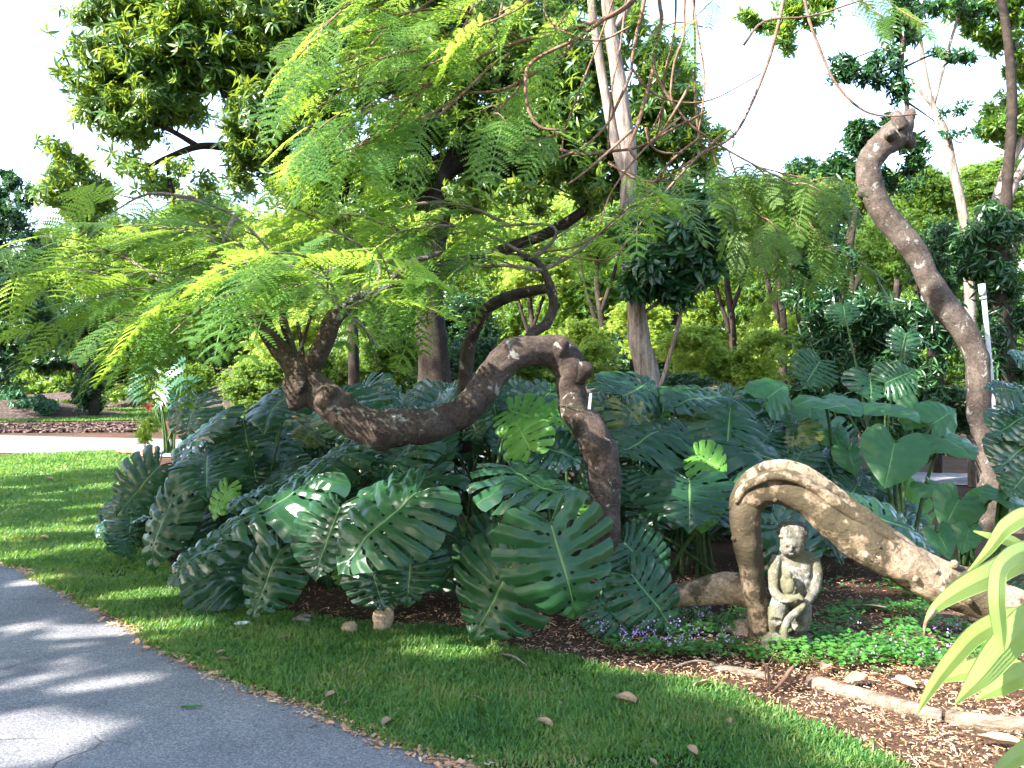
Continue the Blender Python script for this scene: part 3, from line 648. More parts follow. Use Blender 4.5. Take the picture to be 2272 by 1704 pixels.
def emit(boughs, sc=(.33, .5), step=.075, start=.3, droop=.3, sub=2, keepf=None, twr=.006, rgen=None):
    """fronds and side twigs along boughs (arrays of rows) -> (fronds list, twig tubes)"""
    r = rgen or random.Random(3); fr, tw = [], []
    def along(q, s0, st):
        c = q[:, :3]; sl = np.concatenate([[0], np.cumsum(np.linalg.norm(np.diff(c, axis=0), axis=1))]); Lt = sl[-1]; s = Lt*s0; k = 0
        while s <= Lt:
            p = np.array([np.interp(s, sl, c[:, j]) for j in range(3)]); p2 = np.array([np.interp(min(Lt, s+.03), sl, c[:, j]) for j in range(3)]); p1 = np.array([np.interp(max(0, s-.03), sl, c[:, j]) for j in range(3)])
            t = p2-p1; t /= np.linalg.norm(t)+1e-9; yield p, t, k, s/Lt; k += 1; s += st*r.uniform(.7, 1.3)
    def fronds(q, s0):
        for p, t, k, u in along(q, s0, step):
            side = np.cross(t, [0, 0, 1.0]); side /= np.linalg.norm(side)+1e-9
            d = t*(.55+.6*u)+side*(1 if k % 2 else -1)*r.uniform(.4, 1.0)*(1.1-.5*u)+np.array([0, 0, -droop*r.uniform(.2, 1.3)])+np.array([r.gauss(0, .12), r.gauss(0, .12), r.gauss(0, .12)])
            z = np.array([r.gauss(0, .3), r.gauss(0, .3)-.15, 1.0]); fr.append((p, d, z, r.uniform(*sc)*(.75+.25*math.sin(math.pi*u)), r.randrange(3)))
    for b in boughs:
        q = cr(b, 6); fronds(q, start)
        for p, t, k, u in along(q, .2, max(.12, .9/(sub+.01)*.35)):
            if sub == 0: break
            if r.random() > .6: continue
            side = np.cross(t, [0, 0, 1.0]); side /= np.linalg.norm(side)+1e-9; l = r.uniform(.25, .55)
            d = t*.7+side*(1 if r.random() < .5 else -1)*.8+np.array([0, 0, r.uniform(-.25, .2)]); d /= np.linalg.norm(d)
            rows = [(*p, twr), (*(p+d*l*.5+np.array([0, 0, .03])), twr*.7), (*(p+d*l), twr*.4)]
            tw.append(tube(rows, 3, 5)); fronds(cr(rows, 5), .25)
    return fr, tw
def frond_mesh(name, fr, mat):
    parts = []
    for v in range(3):
        g = [f for f in fr if f[4] == v]
        if not g: continue
        R = frames(np.array([f[1] for f in g]), np.array([f[2] for f in g]))*np.array([f[3] for f in g])[:, None, None]
        T = np.array([f[0] for f in g]); t = FT[v]; nv = len(t[0])
        VV = (np.einsum('nij,vj->nvi', R, t[0])+T[:, None, :]).reshape(-1, 3)
        lv0 = np.array([i for f in t[1] for i in f]); n0 = np.array([len(f) for f in t[1]]); ls0 = np.concatenate([[0], np.cumsum(n0)[:-1]])
        parts.append((VV, (lv0[None]+(np.arange(len(g))*nv)[:, None]).ravel(), (ls0[None]+(np.arange(len(g))*len(lv0))[:, None]).ravel()))
    V, lv, ls, ov, ol = [], [], [], 0, 0
    for a, b, c in parts: V.append(a); lv.append(b+ov); ls.append(c+ol); ov += len(a); ol += len(b)
    return mk_mesh(name, np.vstack(V), (np.concatenate(lv).astype(np.int32), np.concatenate(ls).astype(np.int32)), mat, smooth=False)

base = P(2400, 1418, 5.2); base.z = 0
tw_tree = empty('twisted_tree', (base.x, base.y, 0), 'low twisted tree with a looping brown trunk and an arched tan limb beside the statue', 'tree')
def W(px, py, d, r): w = P(px, py, d); return (w.x, w.y, w.z, r)
loop = [W(1420, 1330, 6.1, .085), W(1375, 1310, 6.05, .10), W(1348, 1240, 6.0, .105), W(1345, 1170, 6.0, .108), W(1342, 1090, 6.0, .108), W(1335, 1020, 6.0, .112), W(1312, 960, 6.0, .115), W(1278, 910, 6.0, .108), W(1268, 860, 6.0, .100), W(1268, 825, 6.0, .112), W(1245, 790, 6.0, .122), W(1195, 778, 5.95, .105), W(1145, 785, 5.9, .10), W(1105, 815, 5.85, .098), W(1075, 865, 5.8, .098), W(1035, 908, 5.75, .10), W(975, 938, 5.7, .108), W(900, 952, 5.65, .112), W(830, 950, 5.6, .118), W(770, 920, 5.6, .112), W(720, 885, 5.6, .118), W(680, 855, 5.6, .125), W(662, 820, 5.6, .10), W(662, 792, 5.6, .07)]
stubs = [[W(1278, 838, 5.97, .07), W(1292, 824, 5.94, .055), W(1300, 814, 5.92, .05), W(1303, 809, 5.91, .036)], [W(1232, 785, 5.95, .06), W(1248, 765, 5.9, .045), W(1252, 757, 5.9, .035)],
         [W(668, 860, 5.56, .10), W(645, 850, 5.54, .06), W(634, 845, 5.52, .035)], [W(725, 885, 5.55, .09), W(733, 868, 5.5, .06), W(736, 858, 5.5, .04)], [W(665, 870, 5.56, .09), W(655, 895, 5.54, .055), W(652, 905, 5.52, .03)],
         [W(815, 955, 5.62, .10), W(812, 972, 5.6, .07), W(815, 980, 5.6, .04)]]
limbs = [pl([(662, 830), (640, 800), (612, 765), (590, 730), (582, 700)], (5.6, 5.7), .06, .045), pl([(680, 830), (700, 795), (722, 755), (735, 715), (755, 690)], (5.6, 5.5), .065, .045), pl([(672, 810), (668, 760), (660, 715)], (5.6, 5.65), .016, .010), pl([(655, 800), (640, 750), (628, 700), (640, 650)], (5.7, 5.8), .03, .02),
         pl([(660, 800), (675, 750), (690, 700)], (5.55, 5.5), .010, .008),
         pl([(1155, 790), (1180, 742), (1212, 718), (1228, 680), (1222, 640), (1205, 600), (1180, 575), (1120, 568), (1040, 572), (960, 590)], (6.3, 6.5), .038, .016),
         pl([(1215, 640), (1180, 645), (1120, 662), (1075, 690), (1050, 740), (1035, 800), (1030, 900), (1030, 1000)], (6.7, 7.2), .034, .06),
         pl([(755, 695), (790, 660), (850, 640), (900, 590), (980, 560)], (5.5, 5.7), .04, .012), pl([(590, 730), (540, 690), (470, 665), (400, 655)], (5.7, 5.9), .035, .018)]
V, Fc = join_t([tube([(a, b, c, r*.9) for a, b, c, r in loop], 9, 28, .24, 5.0)]+[tube(s, 3, 10, .25, 9) for s in stubs]+[tube(l, 5, 10, .14, 6) for l in limbs])
link('trunk', mk_mesh('trunk', V, Fc, M['bark']), tw_tree)
arch = [W(2480, 1450, 5.1, .135), W(2400, 1410, 5.15, .13), W(2300, 1375, 5.2, .122), W(2190, 1328, 5.25, .12), W(2094, 1292, 5.3, .12), W(2000, 1248, 5.3, .118), W(1920, 1202, 5.3, .113), W(1860, 1160, 5.33, .108), W(1800, 1108, 5.36, .10), W(1740, 1080, 5.4, .098), W(1697, 1084, 5.45, .095), W(1664, 1110, 5.5, .09), W(1654, 1150, 5.5, .085), W(1660, 1212, 5.55, .08), W(1669, 1285, 5.6, .072), W(1680, 1339, 5.65, .062), W(1688, 1400, 5.7, .07), W(1690, 1430, 5.7, .08)]
rootl = [W(1690, 1330, 5.7, .07), W(1645, 1308, 5.75, .095), W(1600, 1305, 5.8, .092), W(1550, 1315, 5.85, .082), W(1472, 1325, 5.95, .07), W(1400, 1335, 6.05, .08)]
ridge = [W(2040, 1225, 5.36, .02), W(1930, 1148, 5.38, .034), W(1860, 1098, 5.4, .036), W(1800, 1055, 5.42, .038), W(1740, 1034, 5.45, .038), W(1697, 1038, 5.47, .036), W(1657, 1060, 5.5, .034), W(1632, 1098, 5.5, .026), W(1622, 1130, 5.5, .015)]
ridge2 = [W(2080, 1262, 5.24, .016), W(2000, 1208, 5.24, .026), W(1920, 1160, 5.23, .028), W(1855, 1114, 5.25, .029), W(1795, 1076, 5.28, .028), W(1738, 1056, 5.3, .028), W(1690, 1063, 5.34, .026), W(1650, 1085, 5.42, .026), W(1632, 1115, 5.45, .018)]
knobs = [[W(x, y, d+.02, r*1.5), W(x+1, y, d, r*1.35), W(x+2, y-1, d-.012, r), W(x+2, y-1, d-.02, r*.35)] for x, y, d, r in [(2030, 1283, 5.20, .016), (2092, 1308, 5.18, .015), (2075, 1268, 5.19, .011), (2118, 1252, 5.22, .018), (1950, 1215, 5.20, .008), (2150, 1335, 5.15, .013), (1866, 1180, 5.24, .008), (1628, 1195, 5.5, .012), (1720, 1110, 5.33, .01)]]
V, Fc = join_t([tube(arch, 9, 30, .16, 6), tube(rootl, 5, 14, .14, 6), tube(ridge, 6, 10, .22, 9), tube(ridge2, 6, 10, .22, 9)]+[tube(k, 3, 7, .1, 20) for k in knobs])
link('arched_limb', mk_mesh('arched_limb', V, Fc, M['bark_arch']), tw_tree)['label'] = 'weathered tan limb arching from the ground beside the statue'

low = [([(755, 700), (720, 640), (640, 590), (560, 580), (480, 610)], 5.6, 5.2), ([(755, 700), (730, 620), (680, 570), (600, 560)], 5.5, 5.0), ([(590, 720), (500, 680), (400, 650), (300, 640)], 5.8, 6.0), ([(590, 700), (480, 640), (330, 600), (190, 600)], 5.8, 6.3),
       ([(470, 665), (360, 690), (260, 700), (160, 690)], 5.9, 6.4), ([(640, 650), (560, 560), (440, 520), (330, 520)], 5.9, 6.5), ([(640, 650), (600, 560), (520, 480), (430, 440)], 5.9, 6.8), ([(400, 655), (250, 560), (120, 580), (20, 610)], 6.0, 6.6),
       ([(470, 680), (400, 710), (350, 760), (320, 800)], 5.8, 5.9), ([(760, 690), (840, 620), (820, 560), (720, 500)], 5.6, 6.1), ([(760, 690), (860, 640), (900, 600)], 5.5, 5.2),
       ([(980, 565), (900, 520), (800, 480), (680, 470)], 6.4, 6.9), ([(1180, 575), (1080, 520), (980, 500), (860, 520)], 6.5, 6.2), ([(1180, 575), (1230, 530), (1220, 500), (1130, 500), (1000, 520)], 6.5, 6.3), ([(1205, 600), (1120, 590), (1000, 600), (900, 640)], 6.4, 6.0),
       ([(1205, 600), (1280, 560), (1330, 520)], 6.5, 6.6), ([(980, 565), (860, 580), (760, 590), (650, 640)], 6.2, 5.6), ([(1040, 572), (960, 600), (880, 660), (830, 720)], 6.4, 6.2), ([(900, 590), (940, 650), (950, 720)], 6, 6.3), ([(755, 690), (800, 720), (840, 770)], 5.5, 5.6),
       ([(430, 440), (330, 430), (250, 470)], 6.8, 7.1), ([(1130, 500), (1040, 460), (940, 450), (860, 470)], 6.5, 6.7), ([(520, 480), (480, 560), (400, 600)], 6.3, 5.9), ([(600, 640), (520, 650), (440, 690), (380, 740)], 5.6, 5.3)]
B = [pl(p, (d0, d1), .014, .005) for p, d0, d1 in low]
fr, tw = emit(B, sc=(.34, .60), step=.155, start=.35, droop=.35, sub=2)
node = P(640, 590, 5.25)
for (tx, ty, td) in [(480, 665, 5.0), (520, 690, 4.95), (565, 715, 4.95), (640, 735, 5.0), (745, 552, 5.2), (560, 560, 5.1), (720, 610, 5.05), (600, 650, 4.85), (450, 610, 5.3), (690, 680, 5.0), (680, 540, 5.4), (540, 620, 4.9)]:
    v_ = P(tx, ty, td)-node; st = node+v_*random.uniform(.05, .2); fr.append((np.array(st), np.array(v_), np.array([random.gauss(0, .2), random.gauss(0, .2)-.3, 1.0]), v_.length*1.15+.08, random.randrange(3)))
def clear_fork(f):
    for t_ in (.15, .6, 1.0):
        q_ = proj(Vector(f[0])+Vector(f[1]).normalized()*f[3]*t_)
        if (545 < q_[0] < 780 and q_[1] > 705) or (560 < q_[0] < 1420 and q_[1] > 770) or (q_[1] > 860) or (1100 < q_[0] < 1300 and q_[1] > 690) or (1140 < q_[0] < 1240 and q_[1] > 600): return False
    return True
fr = [f for f in fr if clear_fork(f)]
link('crown', frond_mesh('fronds', fr, M['frond']), tw_tree)
V, Fc = join_t([tube(b, 4, 6, .15, 8) for b in B]+tw); link('branches', mk_mesh('branches', V, Fc, M['twig_grey']), tw_tree)
# tag tied to the trunk
tg = empty('plant_tag', P(1309, 890, 5.86), 'small narrow pale tag hanging on the upright trunk by a thin wire', 'tag')
bm = bmesh.new(); bmesh.ops.create_cube(bm, size=1); bmesh.ops.scale(bm, vec=(.016, .003, .095), verts=bm.verts); bmesh.ops.bevel(bm, geom=bm.edges, offset=.0012, segments=1); bmesh.ops.rotate(bm, matrix=Matrix.Rotation(.1, 3, 'Y'), verts=bm.verts)
me = bpy.data.meshes.new('plate'); bm.to_mesh(me); bm.free(); me.materials.append(M['pvc']); o = bpy.data.objects.new('plate', me); COL.objects.link(o); o.parent = tg
c = P(1274, 900, 6.0); rows = [(c.x+.108*math.cos(a), c.y+.108*math.sin(a), c.z+.006*math.sin(2*a), .002) for a in [i*2*math.pi/16 for i in range(17)]]
V, Fc = tube(rows, 2, 5); link('wire', mk_mesh('wire', V, Fc, M['stalk']), tg)

# ---------------------------------------------------------------- overhanging tree: trunk outside the frame, branches hanging in
hb = Vector((4.9, 6.4, 0))
over = empty('overhanging_tree', hb, 'tree whose bare reddish branches and bright fronds hang into the top of the view', 'tree')
V, Fc = join_t([tube([(4.9, 6.4, -.1, .2), (4.9, 6.5, 1.8, .16), (4.5, 6.6, 3.8, .13), (3.4, 6.8, 5.3, .10), (1.5, 6.9, 5.6, .08), (0, 6.9, 5.4, .06), (-1.2, 6.7, 5.1, .04)], 6, 12, .1, 4),
                tube([(3.6, 6.75, 5.1, .07), (2.4, 6.6, 4.9, .04), (1.2, 6.5, 4.7, .03), (.4, 6.4, 4.6, .02)], 5, 8, .1, 4)])
link('trunk', mk_mesh('trunk', V, Fc, M['bark']), over)
hang = [([(1500, -260), (1450, -90), (1405, 0), (1344, 40), (1279, 61), (1163, 90), (1062, 127), (1007, 170), (935, 188), (837, 184)], .022, .011), ([(1344, 40), (1279, 87), (1235, 137), (1170, 170), (1116, 199), (1044, 206), (989, 199)], .015, .009),
        ([(1279, 87), (1185, 134), (1166, 181), (1174, 246), (1199, 282), (1242, 289)], .012, .009), ([(1080, -120), (1040, 40), (953, 177), (860, 260), (790, 330)], .013, .005), ([(1130, -80), (1105, 54), (1083, 98)], .012, .009), ([(1130, 120), (1090, 145), (1020, 215), (960, 268)], .010, .008),
        ([(1380, -60), (1329, 90), (1286, 199), (1253, 289), (1246, 350)], .008, .005), ([(1242, 333), (1293, 343), (1351, 336), (1420, 325), (1500, 282), (1567, 249)], .014, .007), ([(1402, 289), (1351, 336), (1300, 380), (1260, 409)], .010, .006),
        ([(1455, -150), (1463, 0), (1468, 43), (1456, 95), (1450, 136), (1463, 181), (1488, 221), (1526, 271), (1571, 305), (1616, 334), (1684, 371), (1760, 410)], .014, .006), ([(1760, -150), (1738, 0), (1718, 90), (1695, 163), (1650, 267), (1616, 310), (1560, 340), (1500, 380)], .013, .007),
        ([(1440, -150), (1429, 0), (1413, 72), (1402, 136), (1399, 165), (1368, 235), (1350, 271), (1300, 323), (1240, 350)], .013, .008), ([(1530, -150), (1519, 11), (1517, 79), (1497, 136), (1488, 203), (1492, 225)], .008, .006), ([(1545, -150), (1540, 0), (1542, 90), (1542, 203), (1549, 289), (1560, 328)], .010, .007),
        ([(1520, -100), (1546, 57), (1562, 158), (1560, 226), (1550, 290)], .007, .005), ([(1450, 150), (1433, 215), (1413, 283), (1397, 325), (1411, 353)], .013, .010), ([(1433, 283), (1445, 323), (1472, 339), (1515, 339)], .010, .007), ([(1404, 154), (1436, 197), (1481, 221), (1537, 228), (1594, 215), (1689, 163)], .009, .004),
        ([(1400, -100), (1377, 99), (1361, 176), (1351, 271), (1349, 339)], .008, .006), ([(1760, -140), (1790, 22), (1816, 101), (1852, 181), (1906, 239), (1960, 257), (2036, 253)], .011, .006), ([(1650, 100), (1696, 47), (1797, 36), (1899, 4), (2000, -30)], .008, .005),
        ([(1560, 300), (1492, 354), (1423, 441), (1351, 503), (1279, 546), (1206, 557), (1134, 550)], .010, .006), ([(1600, 300), (1500, 398), (1405, 517), (1351, 575), (1242, 568)], .008, .005), ([(1500, -100), (1497, 60), (1476, 160), (1470, 235), (1440, 300)], .008, .006),
        ([(1240, -60), (1209, 0), (1215, 40), (1260, 75), (1330, 90), (1395, 60)], .009, .006), ([(1530, 190), (1510, 225), (1470, 290), (1440, 320)], .009, .006), ([(1510, 260), (1430, 330), (1360, 420), (1330, 500)], .007, .004), ([(1470, 240), (1460, 290), (1450, 320)], .009, .006)]
rh = random.Random(9); HB = []
for p, r0, r1 in hang:
    d0 = rh.uniform(6.0, 6.9); HB.append(pl(p, (d0, d0+rh.uniform(-.3, .3)), r0, r1))
upp = [([(1062, 127), (980, 110), (880, 120), (760, 160)], 6.4, 6.0), ([(1007, 170), (900, 210), (800, 260), (720, 330)], 6.3, 5.8), ([(935, 188), (850, 230), (760, 250), (690, 300)], 6.2, 5.9), ([(837, 184), (770, 200), (700, 240)], 6.2, 6.0), ([(1163, 90), (1080, 40), (960, 20), (840, 40)], 6.5, 6.2),
       ([(1240, -60), (1100, -20), (960, -30), (820, -10)], 6.5, 6.5), ([(960, 0), (860, 60), (740, 80), (640, 110)], 6.5, 6.3), ([(1300, -60), (1200, -20), (1150, 20), (1060, 60)], 6.3, 5.9), ([(1400, -80), (1300, -20), (1250, 40), (1220, 100)], 6.3, 6.2), ([(1020, 215), (940, 260), (860, 290), (770, 350)], 6.2, 5.9),
       ([(953, 177), (870, 280), (780, 330), (680, 350)], 6.2, 5.8), ([(900, -60), (800, -10), (720, 60), (650, 140)], 6.4, 6.0), ([(1170, 170), (1120, 230), (1080, 260)], 6.3, 6.0), ([(860, 60), (800, 120), (720, 150), (640, 200)], 6.3, 6.1), ([(1253, 289), (1200, 310), (1130, 310)], 6.3, 6.1), ([(1350, 360), (1420, 400), (1500, 400)], 6.3, 6.2), ([(1060, 60), (1000, 120), (930, 150), (860, 160)], 6.2, 5.9)]
UB = [pl(p, (d0, d1), .010, .004) for p, d0, d1 in upp]
fr, tw = emit(UB, sc=(.36, .56), step=.21, start=.25, droop=.3, sub=2)
sp = [pl(p, (6.6, 6.4), .005, .003) for p in ([(1560, 60), (1500, 50), (1440, 80)], [(1600, -20), (1540, 40), (1500, 70)], [(1900, -60), (1980, 10), (2060, 60)], [(1850, -80), (1900, -10), (1960, 40)])]
f2, t2 = emit(sp, sc=(.25, .4), step=.10, start=.2, droop=.2, sub=0)
link('crown', frond_mesh('fronds', fr+f2, M['frond']), over)
V, Fc = join_t([tube(b, 4, 6, .2, 12) for b in HB+UB+sp]+tw+t2); link('hanging_branches', mk_mesh('hanging_branches', V, Fc, M['twig']), over)
# olive fronds hanging right of centre
ob = [pl(p, (6.9, 6.7), .006, .003) for p in ([(1616, 334), (1684, 371), (1780, 420), (1860, 450)], [(1684, 371), (1740, 450), (1780, 520)], [(1616, 334), (1650, 430), (1720, 520)], [(1571, 305), (1600, 400), (1640, 500), (1660, 560)], [(1684, 371), (1800, 400), (1870, 420)], [(1740, 430), (1800, 500), (1840, 560)])]
f3, t3 = emit(ob, sc=(.26, .42), step=.08, start=.15, droop=.7, sub=1, rgen=random.Random(8))
oc_ = link('olive_fronds', frond_mesh('olive_fronds', f3, M['frond_olive']), over)
V, Fc = join_t([tube(b, 4, 5) for b in ob]+t3); link('olive_twigs', mk_mesh('olive_twigs', V, Fc, M['twig']), over)

# ---------------------------------------------------------------- other trees with their own trunks
# broken-topped leaning tree on the right
D = 9.4; k = D/F
rt = [(2225, 1190, 75), (2212, 1150, 55), (2198, 1090, 40), (2188, 1010, 34), (2172, 900, 33), (2168, 800, 33), (2140, 735, 35), (2095, 680, 38), (2060, 620, 34), (2030, 560, 33), (1995, 515, 35), (1955, 465, 35), (1932, 410, 33), (1928, 370, 35), (1950, 330, 38), (1985, 300, 40), (2002, 275, 34), (2006, 258, 24)]
base = P(2225, 1190, D)
bt = empty('leaning_tree', (base.x, D, 0), 'bent grey brown tree with a broken stub top, rising right of the statue', 'tree')
st2 = [[W(1996, 280, D-.08, .08), W(1990, 262, D-.12, .06), W(1983, 248, D-.12, .035)], [W(1975, 300, D-.12, .06), W(1972, 295, D-.18, .045), W(1972, 292, D-.2, .02)], [W(2010, 270, D, .06), W(2022, 250, D, .05), W(2026, 242, D, .03)], [W(1925, 430, D, .08), W(1912, 425, D, .06), W(1905, 420, D, .03)], [W(2010, 310, D, .08), W(2018, 320, D, .06), W(2020, 330, D, .03)]]
V, Fc = join_t([tube([W(x, y, D, r*k*.78) for x, y, r in rt], 8, 24, .16, 5)]+[tube(s, 3, 10, .3, 9) for s in st2]); link('trunk', mk_mesh('trunk', V, Fc, M['bark_grey']), bt)
link('crown', crown_mesh('sprout_leaves', [pc(1900, 330, 9.8, 55, 50, 150), pc(1950, 300, 9.8, 50, 40, 120), pc(1870, 370, 9.8, 40, 40, 90), pc(2020, 340, 9.9, 40, 50, 90), pc(1990, 400, 10, 40, 50, 60), pc(1960, 150, 9.6, 60, 40, 70), pc(2000, 60, 9.6, 45, 70, 160), pc(2000, 200, 9.6, 20, 60, 50), pc(1860, 160, 9.6, 50, 12, 30), pc(1900, 170, 9.6, 60, 10, 30), pc(2120, 125, 9.6, 80, 8, 40), pc(1880, 140, 9.6, 50, 10, 20)], 'small', M['darkleaf'], 8, .4), bt)
V, Fc = join_t([tube(pl(p, 9.6, a, b), 4, 7) for p, a, b in [([(2010, 262), (2012, 225), (2000, 150), (2005, 60), (2010, -60)], .022, .03), ([(2005, 150), (2080, 120), (2190, 125)], .012, .006), ([(2010, 225), (2040, 245), (2075, 270)], .012, .006), ([(2000, 130), (1950, 110), (1860, 145)], .01, .005), ([(2000, 145), (1900, 175), (1815, 187)], .01, .005)]])
link('branches', mk_mesh('branches', V, Fc, M['bark_grey']), bt)

# pale slender tree, centre
D = 10.2; b0 = P(1440, 840, D)
tree('slender_pale_tree', 'slender tree with smooth pale bark and clinging leaf clusters, right of the trunk loop', (b0.x, D, 0),
     [[W(1470, 1150, D, .13), W(1440, 860, D, .125), W(1420, 760, D, .115), W(1408, 650, D, .095), W(1392, 540, D, .085), W(1392, 450, D, .08), W(1396, 350, D, .085), W(1382, 250, D, .085), W(1368, 150, D, .075), W(1352, 50, D, .065), W(1345, -60, D, .06), W(1340, -300, D, .05)],
      [W(1394, 410, D, .06), W(1365, 320, D, .05), W(1345, 220, D, .05), W(1325, 100, D, .045), W(1310, -20, D, .04), W(1300, -200, D, .03)],
      [W(1365, 60, D, .04), W(1390, 20, D, .035), W(1420, -40, D, .03)], [W(1420, 700, D, .02), W(1500, 640, D-.2, .018), W(1560, 580, D-.3, .014), W(1620, 520, D-.4, .01)], [W(1465, 860, D-.4, .02), W(1500, 740, D-.4, .02), W(1520, 670, D-.4, .016), W(1570, 610, D-.4, .012)]],
     [pc(1560, 480, 9.6, 75, 55, 150), pc(1500, 530, 9.7, 70, 65, 150), pc(1600, 530, 9.7, 60, 60, 90), pc(1550, 590, 9.8, 60, 50, 90), pc(1430, 590, 9.7, 45, 60, 90), pc(1400, 520, 9.9, 30, 60, 50), pc(1420, 640, 9.9, 35, 35, 40), pc(1500, 640, 9.8, 45, 40, 50)], 'epi', M['darkleaf'], M['bark_pale'], sub=9, subr=.38, sc=(.8, 1.15), ns=12)
# thin pale trees, upper right
D = 13; b0 = P(2200, 490, D)
tree('pale_forked_tree', 'pale forked tree at the upper right edge above the leafy column', (b0.x, D, 0),
     [[W(2200, 1070, D, .14), W(2205, 620, D, .12), W(2212, 480, D, .10), W(2222, 420, D, .08), W(2245, 350, D, .075), W(2275, 300, D, .07), W(2330, 200, D, .06)], [W(2215, 490, D, .08), W(2235, 440, D, .07), W(2262, 380, D, .06), W(2300, 310, D, .05)], [W(2290, 200, D, .06), W(2260, 130, D, .055), W(2240, 40, D, .05), W(2215, -50, D, .04)]],
     [pc(2220, 30, D, 80, 50, 300), pc(2140, 20, D, 70, 45, 180), pc(2240, 260, D, 55, 70, 260), pc(2200, 290, D, 50, 30, 100), pc(2270, 150, D, 40, 60, 100), pc(2190, 60, D, 60, 40, 100), pc(2230, 100, D, 50, 30, 80)], 'small', M['mid'], M['bark_pale'], sub=10, subr=.36, sc=(1.1, 1.6))
b0 = P(2130, 490, 12.5)
tree('thin_pale_tree', 'thin pale tree leaning left behind the bent trunk, few leaves', (b0.x, 12.5, 0),
     [[W(2160, 1080, 12.5, .07), W(2150, 600, 12.5, .065), W(2138, 480, 12.5, .06), W(2118, 390, 12.5, .058), W(2100, 300, 12.5, .05), W(2068, 230, 12.5, .04), W(2050, 150, 12.5, .035), W(2035, 40, 12.5, .03), W(2025, -80, 12.5, .025)], [W(2080, 250, 12.5, .025), W(2040, 200, 12.5, .02), W(2020, 170, 12.5, .015)], [W(2098, 290, 12.5, .02), W(2125, 315, 12.5, .01), W(2150, 312, 12.5, .006)], [W(2070, 235, 12.5, .03), W(2110, 90, 12.5, .02), W(2145, -20, 12.5, .02)]],
     [pc(2110, 240, 12.4, 40, 16, 18), pc(2130, 300, 12.4, 50, 14, 20), pc(2060, 20, 12.4, 50, 50, 90), pc(2130, 10, 12.4, 60, 40, 90)], 'small', M['darkleaf'], M['bark_pale'], sub=5, subr=.4)
b0 = P(1745, 0, 12)
tree('hanging_leaf_cluster_tree', 'small leafy crown hanging from the top edge right of the bare twigs', (P(2235, 0, 12).x, 12.0, 0),
     [[W(2235, 1090, 12, .09), W(2240, 800, 12, .08), W(2232, 480, 12, .07), W(2245, 200, 12, .06), W(2200, -60, 12, .05), W(2050, -180, 12, .045), W(1880, -140, 12, .035), W(1790, -40, 12, .025), W(1760, 20, 12, .02), W(1740, 80, 12, .01)]],
     [pc(1740, 75, 12, 42, 48, 120), pc(1790, 25, 12, 70, 30, 120), pc(1690, 60, 12, 40, 25, 40), pc(1830, 10, 12, 40, 25, 50), pc(1665, 45, 12, 35, 20, 25)], 'small', M['mid'], M['bark_dark'], sub=7, subr=.4, sc=(1, 1.4))

